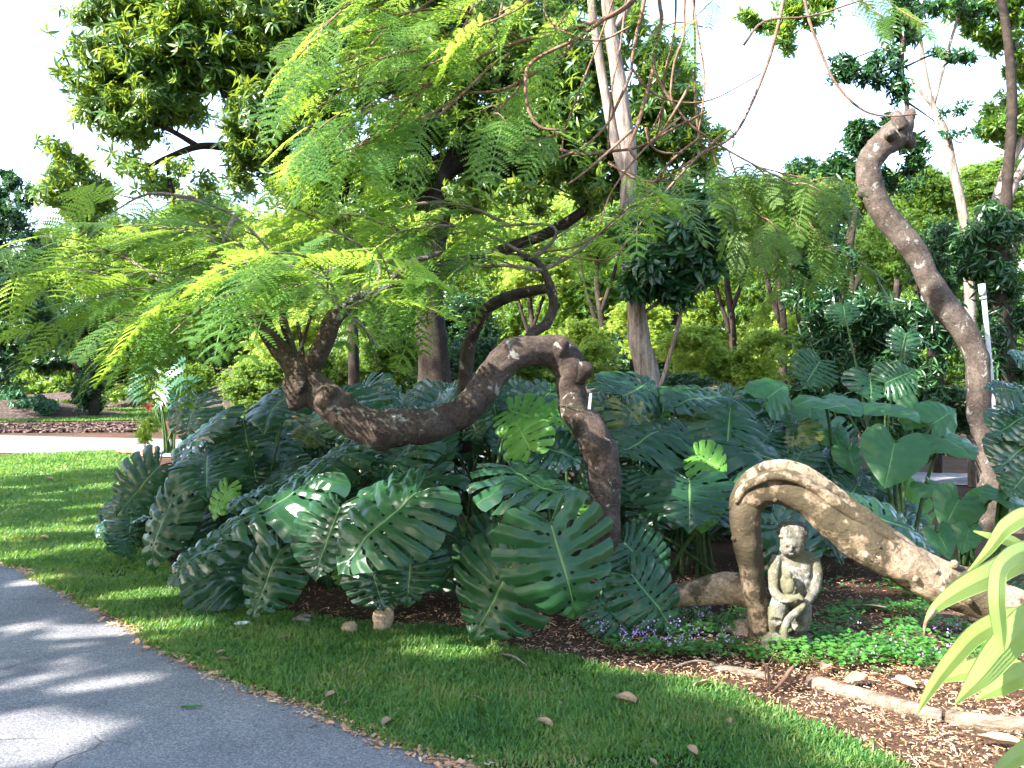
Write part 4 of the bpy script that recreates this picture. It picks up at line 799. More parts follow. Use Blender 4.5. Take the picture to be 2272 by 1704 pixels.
# big dark tree
D = 11.5
def mc(px, py, rx, ry, n, d=D): return pc(px, py, d, rx*1.12, ry*1.12, int(n*1.4), .9)
tree('broad_dark_tree', 'large spreading tree with dark glossy hanging leaves and a thick black trunk behind the fronds', (P(960, 0, D).x, D, 0),
     [[W(975, 1090, D, .22), W(965, 850, D, .20), W(955, 700, D, .17), W(960, 560, D, .15), W(975, 460, D, .15), W(968, 400, D, .17), W(1010, 360, D, .15), W(1070, 365, D, .11), W(1100, 380, D, .06)], [W(968, 420, D, .12), W(938, 400, D, .12), W(936, 300, D, .11), W(925, 150, D, .10), W(900, 0, D, .08)],
      [W(938, 465, D, .12), W(940, 380, D, .11), W(935, 330, D, .10)], [W(960, 360, D, .07), W(1020, 335, D, .07), W(1060, 330, D, .05)], [W(1000, 470, D, .07), W(1060, 440, D, .08), W(1100, 390, D, .07), W(1170, 380, D, .06), W(1260, 390, D, .05)],
      [W(930, 385, D, .05), W(890, 400, D, .045), W(870, 350, D, .03)], [W(890, 400, D, .04), W(885, 440, D, .03)], [W(930, 300, D, .08), W(820, 320, D, .07), W(760, 430, D, .06), W(770, 500, D, .06), W(780, 620, D, .06), W(790, 1050, D, .07)],
      [W(760, 380, D, .06), W(640, 350, D, .06), W(560, 320, D, .055), W(500, 325, D, .05), W(440, 325, D, .04), W(370, 350, D, .03), W(330, 370, D, .02)], [W(440, 325, D, .035), W(380, 290, D, .03), W(330, 270, D, .02)], [W(560, 320, D, .04), W(510, 240, D, .04), W(480, 150, D, .03)], [W(640, 350, D, .05), W(600, 200, D, .05), W(560, 60, D, .04)],
      [W(975, 600, D, .09), W(1100, 560, D, .07), W(1230, 510, D, .065), W(1330, 440, D, .055), W(1390, 390, D, .045), W(1420, 330, D, .03)], [W(370, 350, D, .02), W(380, 420, D, .03), W(400, 470, D, .035), W(470, 530, D, .05), W(500, 600, D, .05)], [W(1150, 380, D, .04), W(1240, 300, D, .04), W(1350, 250, D, .03)]],
     [mc(270, 60, 90, 65, 420), mc(230, 150, 60, 60, 260), mc(330, 150, 90, 80, 420), mc(440, 120, 90, 90, 420), mc(250, 240, 75, 50, 260), mc(360, 240, 80, 50, 300), mc(430, 40, 110, 60, 380), mc(560, 60, 110, 80, 420), mc(690, 50, 90, 90, 420), mc(620, 150, 80, 60, 260), mc(520, 160, 70, 50, 180), mc(300, 290, 60, 25, 70), mc(190, 210, 40, 40, 50),
      mc(600, 260, 60, 80, 300), mc(590, 350, 60, 70, 300), mc(640, 420, 70, 50, 240), mc(560, 290, 40, 50, 100), mc(700, 330, 50, 60, 120), mc(680, 210, 60, 60, 160), mc(170, 420, 45, 55, 150), mc(150, 350, 40, 25, 40), mc(185, 480, 40, 30, 60), mc(330, 400, 50, 30, 50), mc(280, 360, 30, 20, 20),
      mc(790, 80, 90, 80, 300), mc(820, 200, 80, 60, 200), mc(900, 60, 90, 90, 300), mc(1000, 50, 90, 80, 300), mc(960, 270, 70, 50, 260), mc(880, 300, 50, 50, 160), mc(1020, 220, 60, 60, 200), mc(1120, 60, 90, 80, 300), mc(1150, 170, 70, 70, 300), mc(1230, 200, 80, 70, 300), mc(1240, 90, 80, 70, 260), mc(1290, 270, 70, 50, 150),
      mc(1470, 150, 50, 55, 180), mc(1500, 220, 60, 60, 260), mc(1440, 230, 50, 60, 180), mc(1520, 290, 50, 40, 140), mc(1470, 310, 60, 50, 180), mc(1100, 300, 50, 30, 60), mc(1320, 420, 50, 50, 120), mc(1290, 350, 60, 50, 120), mc(850, 400, 50, 60, 60), mc(830, 480, 60, 50, 60), mc(1440, 100, 30, 40, 60), mc(1060, 330, 70, 60, 200), mc(1170, 320, 80, 60, 220), mc(1110, 240, 70, 60, 200), mc(1000, 130, 90, 80, 240), mc(1210, 380, 60, 40, 110), mc(1330, 160, 60, 70, 150), mc(1340, 330, 60, 50, 120), mc(930, 200, 80, 70, 200), mc(740, 260, 60, 60, 120), mc(760, 380, 60, 60, 110), mc(1380, 60, 60, 60, 120), mc(1160, -20, 200, 60, 260), mc(1420, 350, 60, 50, 100), mc(1060, 420, 90, 60, 150), mc(1200, 300, 120, 80, 200), mc(1260, 180, 100, 80, 200), mc(1090, 130, 100, 80, 220), mc(900, 380, 90, 60, 130), mc(1440, 430, 70, 60, 130), mc(1500, 400, 60, 40, 90), mc(700, 450, 70, 50, 130), mc(460, 470, 60, 40, 60), mc(430, 390, 40, 25, 25), mc(520, 400, 40, 30, 30), mc(1560, 340, 45, 40, 80), mc(1180, 440, 60, 40, 50),
      (-1.5, 11.5, 6.8, 2.8, 2, 1.2, 1600), (-2.5, 11.5, 6.4, 2.2, 2, 1.0, 900)], 'mango', M['mango'], M['bark_dark'], sub=22, subr=.42, sc=(.6, .95), ns=10)

# dark rounded tree, left edge
tree('dark_rounded_tree', 'dense dark blue green tree cut off by the left edge of the view', (P(-60, 0, 26).x, 26, 0), [[W(-60, 940, 26, .25), W(-60, 700, 26, .2), W(-50, 500, 26, .12)]],
     [pc(-60, 620, 26, 140, 160, 4200), pc(30, 600, 26, 90, 150, 3000), pc(-20, 480, 26, 70, 90, 1500), pc(60, 730, 26, 95, 95, 2600), pc(-60, 780, 26, 160, 80, 2600), pc(20, 400, 26, 25, 25, 160), pc(60, 440, 26, 20, 30, 120)], 'small', M['darkleaf'], M['bark_dark'], sub=16, subr=.35, sc=(1.3, 2.0))
tree('dark_shade_tree', 'dark bushy tree over the far mulch bed left of the vine clad trunk', (P(200, 0, 30).x, 30, 0), [[W(205, 918, 30, .18), W(205, 820, 30, .15), W(215, 740, 30, .14), W(190, 650, 30, .1)], [W(165, 800, 30, .12), W(185, 850, 30, .12), W(200, 900, 30, .1)]],
     [pc(170, 730, 30, 95, 60, 2000), pc(230, 690, 30, 90, 60, 1500), pc(110, 800, 30, 60, 30, 600), pc(260, 760, 30, 60, 30, 500), pc(60, 790, 30, 60, 40, 600)], 'small', M['darkleaf'], M['bark_dark'], sub=14, subr=.34, sc=(1.4, 2.1))
tree('vine_clad_trunk', 'tree trunk wrapped in dark drooping leaves standing in the far mulch', (P(210, 0, 28).x, 28, 0), [[W(208, 925, 28, .15), W(210, 820, 28, .13)]], [pc(208, 850, 28, 42, 50, 500), pc(195, 880, 28, 35, 35, 260), pc(230, 830, 28, 35, 30, 200)], 'far', M['darkleaf'], M['bark_dark'], sub=8, sc=(1.2, 1.8))

# thicket to the right of centre and the leafy column
tree('dark_thicket', 'dark thicket wrapped in climbing leaves between the bright shrubs and the bent trunk', (P(1900, 0, 11).x, 11.2, 0), [[W(1870, 1110, 11.3, .06), W(1860, 800, 11.3, .05), W(1880, 600, 11.3, .04), W(1900, 460, 11.3, .03)], [W(1940, 1110, 11.3, .06), W(1980, 800, 11.3, .05), W(1990, 620, 11.3, .03)], [W(1835, 1100, 11.3, .05), W(1800, 760, 11.3, .04), W(1760, 600, 11.3, .02)]],
     [pc(1850, 700, 11, 90, 90, 620), pc(1960, 690, 11, 95, 90, 620), pc(2050, 720, 11, 70, 90, 420), pc(1820, 800, 11, 70, 80, 420), pc(1920, 820, 11, 100, 80, 620), pc(2040, 850, 11, 90, 80, 480), pc(1800, 890, 11, 60, 60, 250), pc(1760, 650, 11.2, 30, 60, 60), pc(1840, 580, 11.2, 60, 50, 120), pc(2060, 960, 11, 90, 50, 240), pc(1940, 950, 11, 110, 60, 260)], 'lance', M['darkleaf'], M['bark_dark'], sub=12, subr=.36, sc=(.7, 1.1))
tree('leafy_column', 'trunk hidden under dark climbing leaves at the right edge behind the white pole', (P(2215, 0, 10.8).x, 10.8, 0), [[W(2225, 1150, 10.8, .14), W(2225, 800, 10.8, .12), W(2210, 500, 10.8, .1)]],
     [pc(2220, 520, 10.8, 75, 60, 330), pc(2190, 600, 10.8, 65, 70, 330), pc(2230, 700, 10.8, 60, 80, 330), pc(2190, 760, 10.8, 50, 80, 220), pc(2260, 850, 10.8, 50, 80, 260), pc(2150, 560, 10.8, 40, 50, 110), pc(2230, 930, 10.8, 60, 60, 160)], 'lance', M['darkleaf'], M['bark_dark'], sub=10, subr=.38, sc=(.75, 1.15))

# ---------------------------------------------------------------- background trees (shared crown meshes)
def unit_crown(name, mat, tk, n, sc, seed, sub=38):
    cl = [(0, 0, 0, 2.3, 2.0, 2.0, n), (.9, -.3, -.9, 1.4, 1.4, 1.2, n//3), (-.9, -.3, .8, 1.2, 1.2, 1.2, n//3), (0, 0, -1.6, 1.9, 1.8, 1.0, n//3)]
    return crown_mesh(name, cl, tk, mat, sub, .31, sc)
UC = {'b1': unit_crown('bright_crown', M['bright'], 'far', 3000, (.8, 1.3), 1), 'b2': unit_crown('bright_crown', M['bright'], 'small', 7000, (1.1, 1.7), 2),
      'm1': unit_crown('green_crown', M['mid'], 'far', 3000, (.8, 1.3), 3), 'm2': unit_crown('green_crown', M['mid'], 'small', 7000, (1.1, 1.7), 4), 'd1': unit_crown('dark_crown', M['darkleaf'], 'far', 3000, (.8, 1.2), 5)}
tv, tf_ = join_t([tube([(0, 0, -4.0, .16), (.1, 0, -2, .13), (-.1, .1, -.9, .1), (.1, 0, -.3, .04)], 4, 8, .1, 3), tube([(0, 0, -1.6, .08), (.5, 0, -.9, .06), (.8, .1, -.3, .03)], 4, 7), tube([(0, 0, -1.9, .08), (-.5, 0, -1.1, .06), (-.8, -.1, -.4, .03)], 4, 7)])
UT = mk_mesh('trunk', tv, tf_, M['bark_dark'])
def bgtree(px, py, d, rx, ry, kind, label, rot=0, name='background_tree', cat='tree', group='trees filling the background', trunk=True):
    k = d/F; c = P(px, py, d); e = empty(name, (c.x, c.y, 0), label, cat, group)
    o = bpy.data.objects.new('crown', UC[kind]); COL.objects.link(o); o.parent = e; o.location = (0, 0, c.z); o.rotation_euler = (0, 0, rot); o.scale = (rx*k/2.3, (rx+ry)/2*k/2.2, ry*k/2.3)
    if trunk:
        t = bpy.data.objects.new('trunk', UT); COL.objects.link(t); t.parent = e; s = max(.5, c.z/4.0); t.location = (0, 0, c.z); t.scale = (s*.5, s*.5, (c.z+.05)/4.0)
BG = [
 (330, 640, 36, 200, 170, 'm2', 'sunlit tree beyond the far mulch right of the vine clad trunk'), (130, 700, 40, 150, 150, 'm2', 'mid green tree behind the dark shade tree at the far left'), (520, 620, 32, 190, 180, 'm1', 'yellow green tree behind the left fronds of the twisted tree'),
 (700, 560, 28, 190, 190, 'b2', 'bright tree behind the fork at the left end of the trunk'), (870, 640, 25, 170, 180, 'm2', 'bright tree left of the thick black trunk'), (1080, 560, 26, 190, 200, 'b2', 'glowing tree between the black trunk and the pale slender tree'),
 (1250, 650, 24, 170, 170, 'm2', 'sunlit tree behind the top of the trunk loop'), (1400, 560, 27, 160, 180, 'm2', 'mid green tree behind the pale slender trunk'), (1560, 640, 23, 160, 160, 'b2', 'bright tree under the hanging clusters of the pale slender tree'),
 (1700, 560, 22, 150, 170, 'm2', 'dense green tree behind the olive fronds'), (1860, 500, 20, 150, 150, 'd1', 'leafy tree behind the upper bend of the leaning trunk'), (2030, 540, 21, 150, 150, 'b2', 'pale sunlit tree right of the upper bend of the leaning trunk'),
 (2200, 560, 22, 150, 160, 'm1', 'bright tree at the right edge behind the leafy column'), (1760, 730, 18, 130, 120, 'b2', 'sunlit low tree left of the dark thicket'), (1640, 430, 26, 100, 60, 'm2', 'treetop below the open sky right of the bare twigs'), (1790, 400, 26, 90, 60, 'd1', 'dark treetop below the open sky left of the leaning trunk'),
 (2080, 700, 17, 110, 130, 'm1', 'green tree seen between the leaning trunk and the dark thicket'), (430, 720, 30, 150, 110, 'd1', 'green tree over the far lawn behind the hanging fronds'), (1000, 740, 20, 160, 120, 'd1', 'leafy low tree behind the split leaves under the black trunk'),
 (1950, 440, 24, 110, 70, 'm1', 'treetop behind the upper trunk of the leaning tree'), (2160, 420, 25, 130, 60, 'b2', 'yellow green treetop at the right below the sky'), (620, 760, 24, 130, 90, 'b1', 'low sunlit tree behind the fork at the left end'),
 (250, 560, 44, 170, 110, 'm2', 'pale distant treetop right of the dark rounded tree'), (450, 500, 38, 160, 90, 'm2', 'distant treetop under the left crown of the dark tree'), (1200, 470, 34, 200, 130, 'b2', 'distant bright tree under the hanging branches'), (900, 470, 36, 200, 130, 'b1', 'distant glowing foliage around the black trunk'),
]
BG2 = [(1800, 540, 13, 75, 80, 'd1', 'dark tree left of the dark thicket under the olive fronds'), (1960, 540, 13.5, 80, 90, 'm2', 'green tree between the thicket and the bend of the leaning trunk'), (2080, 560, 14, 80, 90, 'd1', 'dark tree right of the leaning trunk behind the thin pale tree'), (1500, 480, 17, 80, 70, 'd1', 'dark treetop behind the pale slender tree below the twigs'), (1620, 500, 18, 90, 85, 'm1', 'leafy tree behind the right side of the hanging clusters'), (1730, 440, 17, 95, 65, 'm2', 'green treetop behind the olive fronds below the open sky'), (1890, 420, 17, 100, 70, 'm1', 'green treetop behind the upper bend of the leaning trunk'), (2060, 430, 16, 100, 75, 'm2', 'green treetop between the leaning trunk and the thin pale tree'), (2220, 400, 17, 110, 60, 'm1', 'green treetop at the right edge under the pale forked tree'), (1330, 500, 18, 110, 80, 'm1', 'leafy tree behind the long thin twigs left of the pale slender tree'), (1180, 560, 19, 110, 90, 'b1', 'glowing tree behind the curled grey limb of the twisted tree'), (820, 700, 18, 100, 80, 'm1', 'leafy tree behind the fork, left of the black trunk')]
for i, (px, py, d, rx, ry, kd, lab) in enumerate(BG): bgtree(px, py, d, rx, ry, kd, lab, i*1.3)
for i, px in enumerate(range(120, 2400, 260)): BG.append((px, 790, 46, 190, 75, 'd1' if i % 2 else 'm2', ['far hedge of trees closing the view behind the ' + w for w in ('dark shade tree', 'fan palm', 'left fork of the trunk', 'shrubs left of the black trunk', 'trunk loop', 'foot of the pale slender tree', 'sunlit shrubs', 'dark thicket', 'leaning trunk')][i]))
for i in range(26, len(BG)): px, py, d, rx, ry, kd, lab = BG[i]; bgtree(px, py, d, rx, ry, kd, lab, i*1.3)
for i, (px, py, d, rx, ry, kd, lab) in enumerate(BG2): bgtree(px, py, d, rx, ry, kd, lab, i*1.9)
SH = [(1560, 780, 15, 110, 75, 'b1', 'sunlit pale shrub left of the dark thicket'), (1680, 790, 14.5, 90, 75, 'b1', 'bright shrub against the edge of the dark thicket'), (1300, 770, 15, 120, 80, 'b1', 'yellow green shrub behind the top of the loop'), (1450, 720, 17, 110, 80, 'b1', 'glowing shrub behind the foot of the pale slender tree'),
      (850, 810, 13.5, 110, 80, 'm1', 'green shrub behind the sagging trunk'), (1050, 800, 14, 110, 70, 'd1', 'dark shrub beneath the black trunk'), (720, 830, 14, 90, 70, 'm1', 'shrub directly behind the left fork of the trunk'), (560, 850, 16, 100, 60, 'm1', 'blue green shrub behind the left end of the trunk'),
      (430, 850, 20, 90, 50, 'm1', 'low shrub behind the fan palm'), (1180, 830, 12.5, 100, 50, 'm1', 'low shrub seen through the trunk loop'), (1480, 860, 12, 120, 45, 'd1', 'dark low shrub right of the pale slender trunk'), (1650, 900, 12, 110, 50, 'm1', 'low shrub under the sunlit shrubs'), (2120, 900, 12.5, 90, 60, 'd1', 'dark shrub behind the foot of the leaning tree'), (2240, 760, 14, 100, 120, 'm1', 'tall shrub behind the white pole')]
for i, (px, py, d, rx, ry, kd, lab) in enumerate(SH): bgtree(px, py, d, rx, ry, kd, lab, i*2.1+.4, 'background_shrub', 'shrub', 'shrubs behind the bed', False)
for px, py, d, rx, ry, lab in [(25, 885, 29, 45, 25, 'leafy blue green shrub on the mulch mound at the left edge'), (75, 900, 28, 32, 20, 'smaller blue green shrub right of the one at the left edge'), (105, 905, 27.5, 22, 14, 'low blue green shrub nearest the vine clad trunk')]:
    tree('small_shrub', lab, (P(px, 0, d).x, d, 0), None, [pc(px, py, d, rx, ry, 420)], 'far', M['shrub_blue'], None, 'shrub', 'blue green shrubs on the far mulch', 6, .4, (.9, 1.4), crown='foliage')
for px, py, d, rx, ry, lab in [(30, 850, 38, 70, 25, 'sunlit weeds at the back of the far mulch, left'), (110, 855, 38, 60, 22, 'sunlit weeds at the back of the far mulch near the vine clad trunk'), (290, 870, 34, 60, 20, 'low weeds right of the vine clad trunk'), (150, 900, 31, 40, 10, 'flat green plant before the far mulch ridge')]:
    tree('small_shrub', lab, (P(px, 0, d).x, d, 0), None, [pc(px, py, d, rx, ry, 500)], 'far', M['mid'], None, 'shrub', 'sunlit weeds at the far mulch', 6, .4, (.9, 1.5), crown='foliage')

# unseen trees added at the left to shade lawn and bed; sun gaps carved
for i, (x, y, lab) in enumerate([(-9.6, -7.5, 'unseen tall shade tree with carved sun gaps beside the path, farthest behind the viewer'), (-9.8, -2.4, 'unseen tall shade tree with carved sun gaps beside the path, left of the viewer'), (-9.8, 2.6, 'unseen tall shade tree with carved sun gaps left of the lawn'), (-5.2, -6.6, 'unseen tall shade tree with carved sun gaps close behind the viewer on the left'), (-10.2, 8.4, 'unseen shade tree with carved sun gaps left of the far part of the lawn')]):
    tree('shade_tree', lab, (x, y, 0), [[(x, y, -.1, .3), (x+.1, y, 2.5, .24), (x-.1, y+.2, 5, .18), (x, y, 7.5, .1)], [(x, y, 3, .12), (x+.9, y+.8, 5, .09), (x+1.2, y+1.6, 6.6, .05)], [(x, y, 3.2, .12), (x-.5, y-1.2, 5.2, .09), (x, y-1.9, 7, .05)]],
         [(x, y, 4.6, 2.0, 3.3, 1.9, 6200)]+([(x, y+.4, 7.2, 2.0, 3.3, 2.2, 6800), (x, y-.3, 9.6, 1.8, 3.3, 1.6, 4200), (x, y+.2, 11.8, 1.6, 2.8, 1.3, 2600)] if y < 8 else [])+[(x+.3, y, 3.0, 1.2, 2.6, .9, 1600)], 'far', M['mid'], M['bark_dark'], group='unseen shade trees added for the dappled shade', sub=40, subr=.27, sc=(.9, 1.4), carve=carve_gaps)

# ---------------------------------------------------------------- statue
def statue():
    D0 = 5.56; q = D0/F/5.027
    def C(zx, zy, dd): w = P(1600+zx/5.027, 1120+zy/5.027, D0); return np.array([w.x, w.y+dd, w.z])
    def E(zx, zy, dd, rx, rz, rd, tilt=0):
        bm = bmesh.new(); bmesh.ops.create_uvsphere(bm, u_segments=20, v_segments=14, radius=1)
        V = np.array([v.co[:] for v in bm.verts])*np.array([rx*q, rd*q, rz*q]); Fc = [tuple(v.index for v in f.verts) for f in bm.faces]; bm.free()
        c, s = math.cos(tilt), math.sin(tilt); V = V @ np.array([[c, 0, s], [0, 1, 0], [-s, 0, c]]).T
        return V+C(zx, zy, dd), Fc
    def T(pts): return tube([(*C(x, y, d), r*q) for x, y, d, r in pts], 4, 14)
    body = [E(785, 395, -.02, 152, 178, 150), E(745, 470, -.035, 112, 98, 120), E(752, 525, -.055, 52, 34, 45), E(728, 455, -.098, 15, 38, 22, .1), E(726, 474, -.098, 19, 12, 16), E(690, 500, -.075, 32, 26, 28), E(800, 505, -.07, 34, 28, 30),
            E(792, 292, -.012, 178, 138, 172, .08), E(880, 390, .01, 78, 125, 125), E(655, 335, -.05, 40, 18, 40), E(745, 516, -.088, 22, 8, 12), E(660, 860, .0, 90, 150, 70), E(955, 870, .0, 85, 150, 70), E(900, 300, .0, 60, 90, 90),
            E(688, 432, -.085, 26, 12, 20), E(778, 440, -.085, 30, 13, 20), E(690, 412, -.092, 36, 7, 14, .1), E(782, 416, -.09, 40, 7, 14, -.1),
            T([(815, 480, .0, 85), (830, 560, 0, 78), (840, 640, .01, 90)]), T([(640, 575, .02, 62), (740, 600, .01, 78), (850, 610, .01, 95), (950, 600, .02, 85), (1030, 620, .03, 66)]),
            E(830, 720, .0, 190, 165, 118), E(760, 750, -.03, 90, 70, 60), E(900, 760, -.025, 85, 70, 60), E(805, 890, -.01, 205, 190, 120), E(790, 1050, 0, 188, 120, 128),
            T([(630, 575, .01, 60), (590, 690, -.01, 66), (568, 830, -.03, 60), (562, 930, -.05, 56)]), T([(560, 930, -.05, 56), (600, 985, -.09, 52), (690, 995, -.125, 44), (765, 970, -.135, 36)]), E(785, 955, -.14, 44, 28, 26, .3),
            T([(1035, 620, .02, 74), (1060, 740, .0, 72), (1045, 860, -.02, 64), (1000, 950, -.05, 58)]), T([(1000, 950, -.05, 56), (930, 1010, -.09, 50), (860, 1050, -.125, 38)]), E(835, 1062, -.135, 40, 32, 30, -.3),
            T([(650, 1050, -.02, 98), (590, 1140, -.08, 98), (555, 1230, -.12, 82)]), T([(555, 1220, -.11, 78), (550, 1320, -.08, 60), (570, 1420, -.06, 48)]),
            T([(880, 1080, -.01, 112), (850, 1170, -.08, 108), (795, 1260, -.13, 86)]), T([(795, 1270, -.12, 80), (870, 1370, -.02, 62), (960, 1400, .06, 48), (1010, 1420, .09, 40)]), T([(930, 1150, .04, 100), (950, 1300, .06, 90), (960, 1420, .08, 70)]), T([(640, 1150, .05, 100), (640, 1300, .06, 90), (650, 1440, .06, 80)]),
            T([(860, 1050, -.14, 30), (760, 1095, -.17, 40), (670, 1160, -.185, 42), (612, 1250, -.19, 42), (600, 1340, -.19, 42), (640, 1430, -.18, 44), (720, 1490, -.16, 46)]),
            E(700, 860, -.12, 56, 92, 44, .2), E(690, 740, -.105, 48, 50, 40), E(570, 1430, -.11, 66, 44, 70), E(520, 1460, -.13, 40, 24, 40)]
    for i in range(4):
        body.append(T([(770+i*4, 935+i*13, -.155, 12), (800+i*6, 945+i*12, -.165, 11), (826+i*3, 962+i*9, -.15, 9)]))
        body.append(T([(850-i*9, 1035+i*11, -.155, 11), (820-i*9, 1045+i*13, -.18, 11), (805-i*8, 1070+i*11, -.165, 9)]))
    body.append(T([(770, 940, -.15, 11), (778, 915, -.16, 10), (790, 900, -.155, 8)]))
    basep = [E(720, 1505, -.03, 300, 80, 230), E(500, 1505, -.12, 130, 58, 120), E(590, 1465, -.12, 110, 48, 90), E(930, 1500, .02, 120, 60, 120), E(450, 1550, -.1, 70, 35, 70), E(760, 1480, .03, 250, 60, 150)]
    root = empty('statue', C(740, 1560, 0)*np.array([1, 1, 0]), 'weathered stone statue of a kneeling child holding a curved tail, on a rough base', 'statue')
    for nm, parts, vs in (('figure', body, .0055), ('base', basep, .008)):
        V, Fc = join_t(parts); me = mk_mesh(nm+'_raw', V, Fc); tmp = bpy.data.objects.new(nm+'_raw', me); COL.objects.link(tmp)
        md = tmp.modifiers.new('r', 'REMESH'); md.mode = 'VOXEL'; md.voxel_size = vs
        sm = tmp.modifiers.new('s', 'SMOOTH'); sm.factor = .5; sm.iterations = 2
        dg = bpy.context.evaluated_depsgraph_get(); m2 = bpy.data.meshes.new_from_object(tmp.evaluated_get(dg)); m2.name = nm
        bpy.data.objects.remove(tmp)
        n = len(m2.vertices); co = np.empty(n*3, np.float32); m2.vertices.foreach_get('co', co); co = co.reshape(-1, 3)
        nr = np.empty(n*3, np.float32); m2.vertices.foreach_get('normal', nr); nr = nr.reshape(-1, 3)
        amp = .0022 if nm == 'figure' else .012; fq = 38 if nm == 'figure' else 16
        disp = np.array([noise.noise(Vector(c)*fq)+.5*noise.noise(Vector(c)*fq*2.7) for c in co.astype(float)])*amp
        if nm == 'figure':
            for zx, zy, r, a in ((688, 448, 26, .006), (780, 458, 28, .006), (716, 425, 10, .002), (742, 499, 22, .003), (860, 640, 60, .004), (700, 930, 40, .003)):
                c = C(zx, zy, 0); d2 = ((co[:, 0]-c[0])/(r*q))**2+((co[:, 2]-c[2])/(r*q*.6))**2; disp -= a*np.exp(-d2)*(nr[:, 1] < 0)
            # strands of the hair cap
            hc = C(795, 270, 0); hm = np.clip((co[:, 2]-C(0, 350, 0)[2])/.02, 0, 1); disp += hm*.0016*np.sin((co[:, 0]-hc[0])*420+2*np.array([noise.noise(Vector(c)*12) for c in co.astype(float)])*3)
        co += nr*disp[:, None]; m2.vertices.foreach_set('co', co.ravel()); m2.update()
        for p in m2.polygons: p.use_smooth = True
        m2.materials.clear(); m2.materials.append(M['stone']); link(nm, m2, root)
statue()

# ---------------------------------------------------------------- ground cover, flowers, chips (uncountable)
def zone(pxs): return [tuple(G(x, y).xy) for x, y in pxs]
def scatter(poly, n, f=None):
    a = np.array(poly); x = rng.uniform(a[:, 0].min(), a[:, 0].max(), n); y = rng.uniform(a[:, 1].min(), a[:, 1].max(), n)
    k = pip(x, y, poly); x, y = x[k], y[k]
    if f is not None:
        g = np.array([f(u, v) for u, v in zip(x, y)]); k = g > rng.random(len(g)); x, y = x[k], y[k]
    return np.stack([x, y, np.zeros(len(x))], 1)
cz = zone([(1270, 1400), (1400, 1375), (1480, 1350), (1560, 1335), (1700, 1325), (1900, 1300), (2300, 1280), (2400, 1330), (2330, 1480), (2080, 1490), (1900, 1500), (1800, 1490), (1700, 1475), (1550, 1462), (1400, 1462), (1310, 1440)])
nz = lambda s, o, th, k: (lambda x, y: max(0, min(1, (noise.noise(Vector((x*s, y*s, o)))-th)*k)))
p = scatter(cz, 21000, nz(4.2, 5, -.05, 3.0))
band = zone([(1680, 1440), (1850, 1420), (2050, 1440), (2110, 1480), (1990, 1500), (1800, 1490)]); p = np.vstack([p, scatter(band, 2600, nz(6, 1, -.25, 3))])
band = zone([(1380, 1390), (1560, 1370), (1650, 1400), (1640, 1460), (1450, 1465)]); p = np.vstack([p, scatter(band, 1500, nz(6, 1, -.2, 3))])
sb = G(1720, 1425); p = p[~((np.abs(p[:, 0]-sb.x) < .19) & (p[:, 1] > sb.y-.16) & (p[:, 1] < sb.y+.2))]
N = len(p); p[:, 2] = rng.uniform(.015, .075, N)*(1+.5*np.array([noise.noise(Vector((a*2, b*2, 3))) for a, b, _ in p]))
disc = (np.array([(0, 0, -.15)]+[(math.cos(a)*(1-.12*(k % 2)), math.sin(a)*(1-.12*(k % 2)), 0) for k, a in enumerate([i*2*math.pi/10+.2 for i in range(10)])]), [(0, 1+i, 1+(i+1) % 10) for i in range(9)])
Z = np.stack([rng.normal(0, .35, N), rng.normal(-.15, .35, N), np.ones(N)], 1); R = frames(rng.normal(size=(N, 3))*[1, 1, .1], Z)*rng.uniform(.009, .019, N)[:, None, None]
props(link('ground_cover', bake('ground_cover', disc, R, p, M['clover'], smooth=False)), 'low round leaved ground cover around the statue', 'ground cover', kind='stuff')
fz = zone([(1250, 1370), (1400, 1360), (1560, 1375), (1640, 1400), (1650, 1455), (1450, 1470), (1290, 1440)])
p = scatter(fz, 210, nz(5, 9, -.15, 4)); p2 = scatter(cz, 330, nz(4, 2, -.15, 4)); p2 = p2[p2[:, 1] < 5.7]; p = np.vstack([p, p2])
p = np.repeat(p, 6, axis=0)+rng.normal(0, .016, (len(p)*6, 3)); N = len(p); p[:, 2] = np.abs(p[:, 2])+rng.uniform(.06, .11, N)
pet = (np.array([(0, 0, 0), (.5, .45, .1), (1, 0, 0), (.5, -.45, .1)], float), [(0, 1, 2, 3)])
Rz = frames(rng.normal(size=(N, 3)), rng.normal(size=(N, 3))+[0, -.6, 1])*rng.uniform(.008, .015, N)[:, None, None]
props(link('lilac_flowers', bake('lilac_flowers', pet, Rz, p, M['flower'], smooth=False)), 'tiny lilac flowers scattered through the ground cover', 'flowers', kind='stuff')
bed = [tuple(q_) for q_ in bed_edge]
chz = bed_edge[:13]+[g2(700, 1250), g2(1500, 1250), g2(2500, 1250)]
p = scatter(chz, 330000, lambda x, y: .25+.75*max(0, min(1, (6.6-y)/1.6)))
N = len(p); p[:, 2] = rng.uniform(0, .014, N); p[:, :2] += rng.normal(0, .05, (N, 2))
a = rng.uniform(0, 2*math.pi, N); X = np.stack([np.cos(a), np.sin(a), rng.normal(0, .22, N)], 1); Z = np.stack([rng.normal(0, .4, N), rng.normal(0, .4, N), np.ones(N)], 1)
R = frames(X, Z); l = rng.gamma(2.0, .0038, N)+.003; w = rng.uniform(.001, .004, N); R[:, :, 0] *= l[:, None]; R[:, :, 1] *= w[:, None]; R[:, :, 2] *= w[:, None]
chip = (np.array([(-1, -.7, 0), (1, -1, .3), (.9, .8, 0), (-.8, 1, .5)], float), [(0, 1, 2, 3)])
props(link('wood_chips', bake('wood_chips', chip, R, p, M['chips'], smooth=False)), 'brown wood chips and needles covering the bed', 'mulch', kind='stuff')
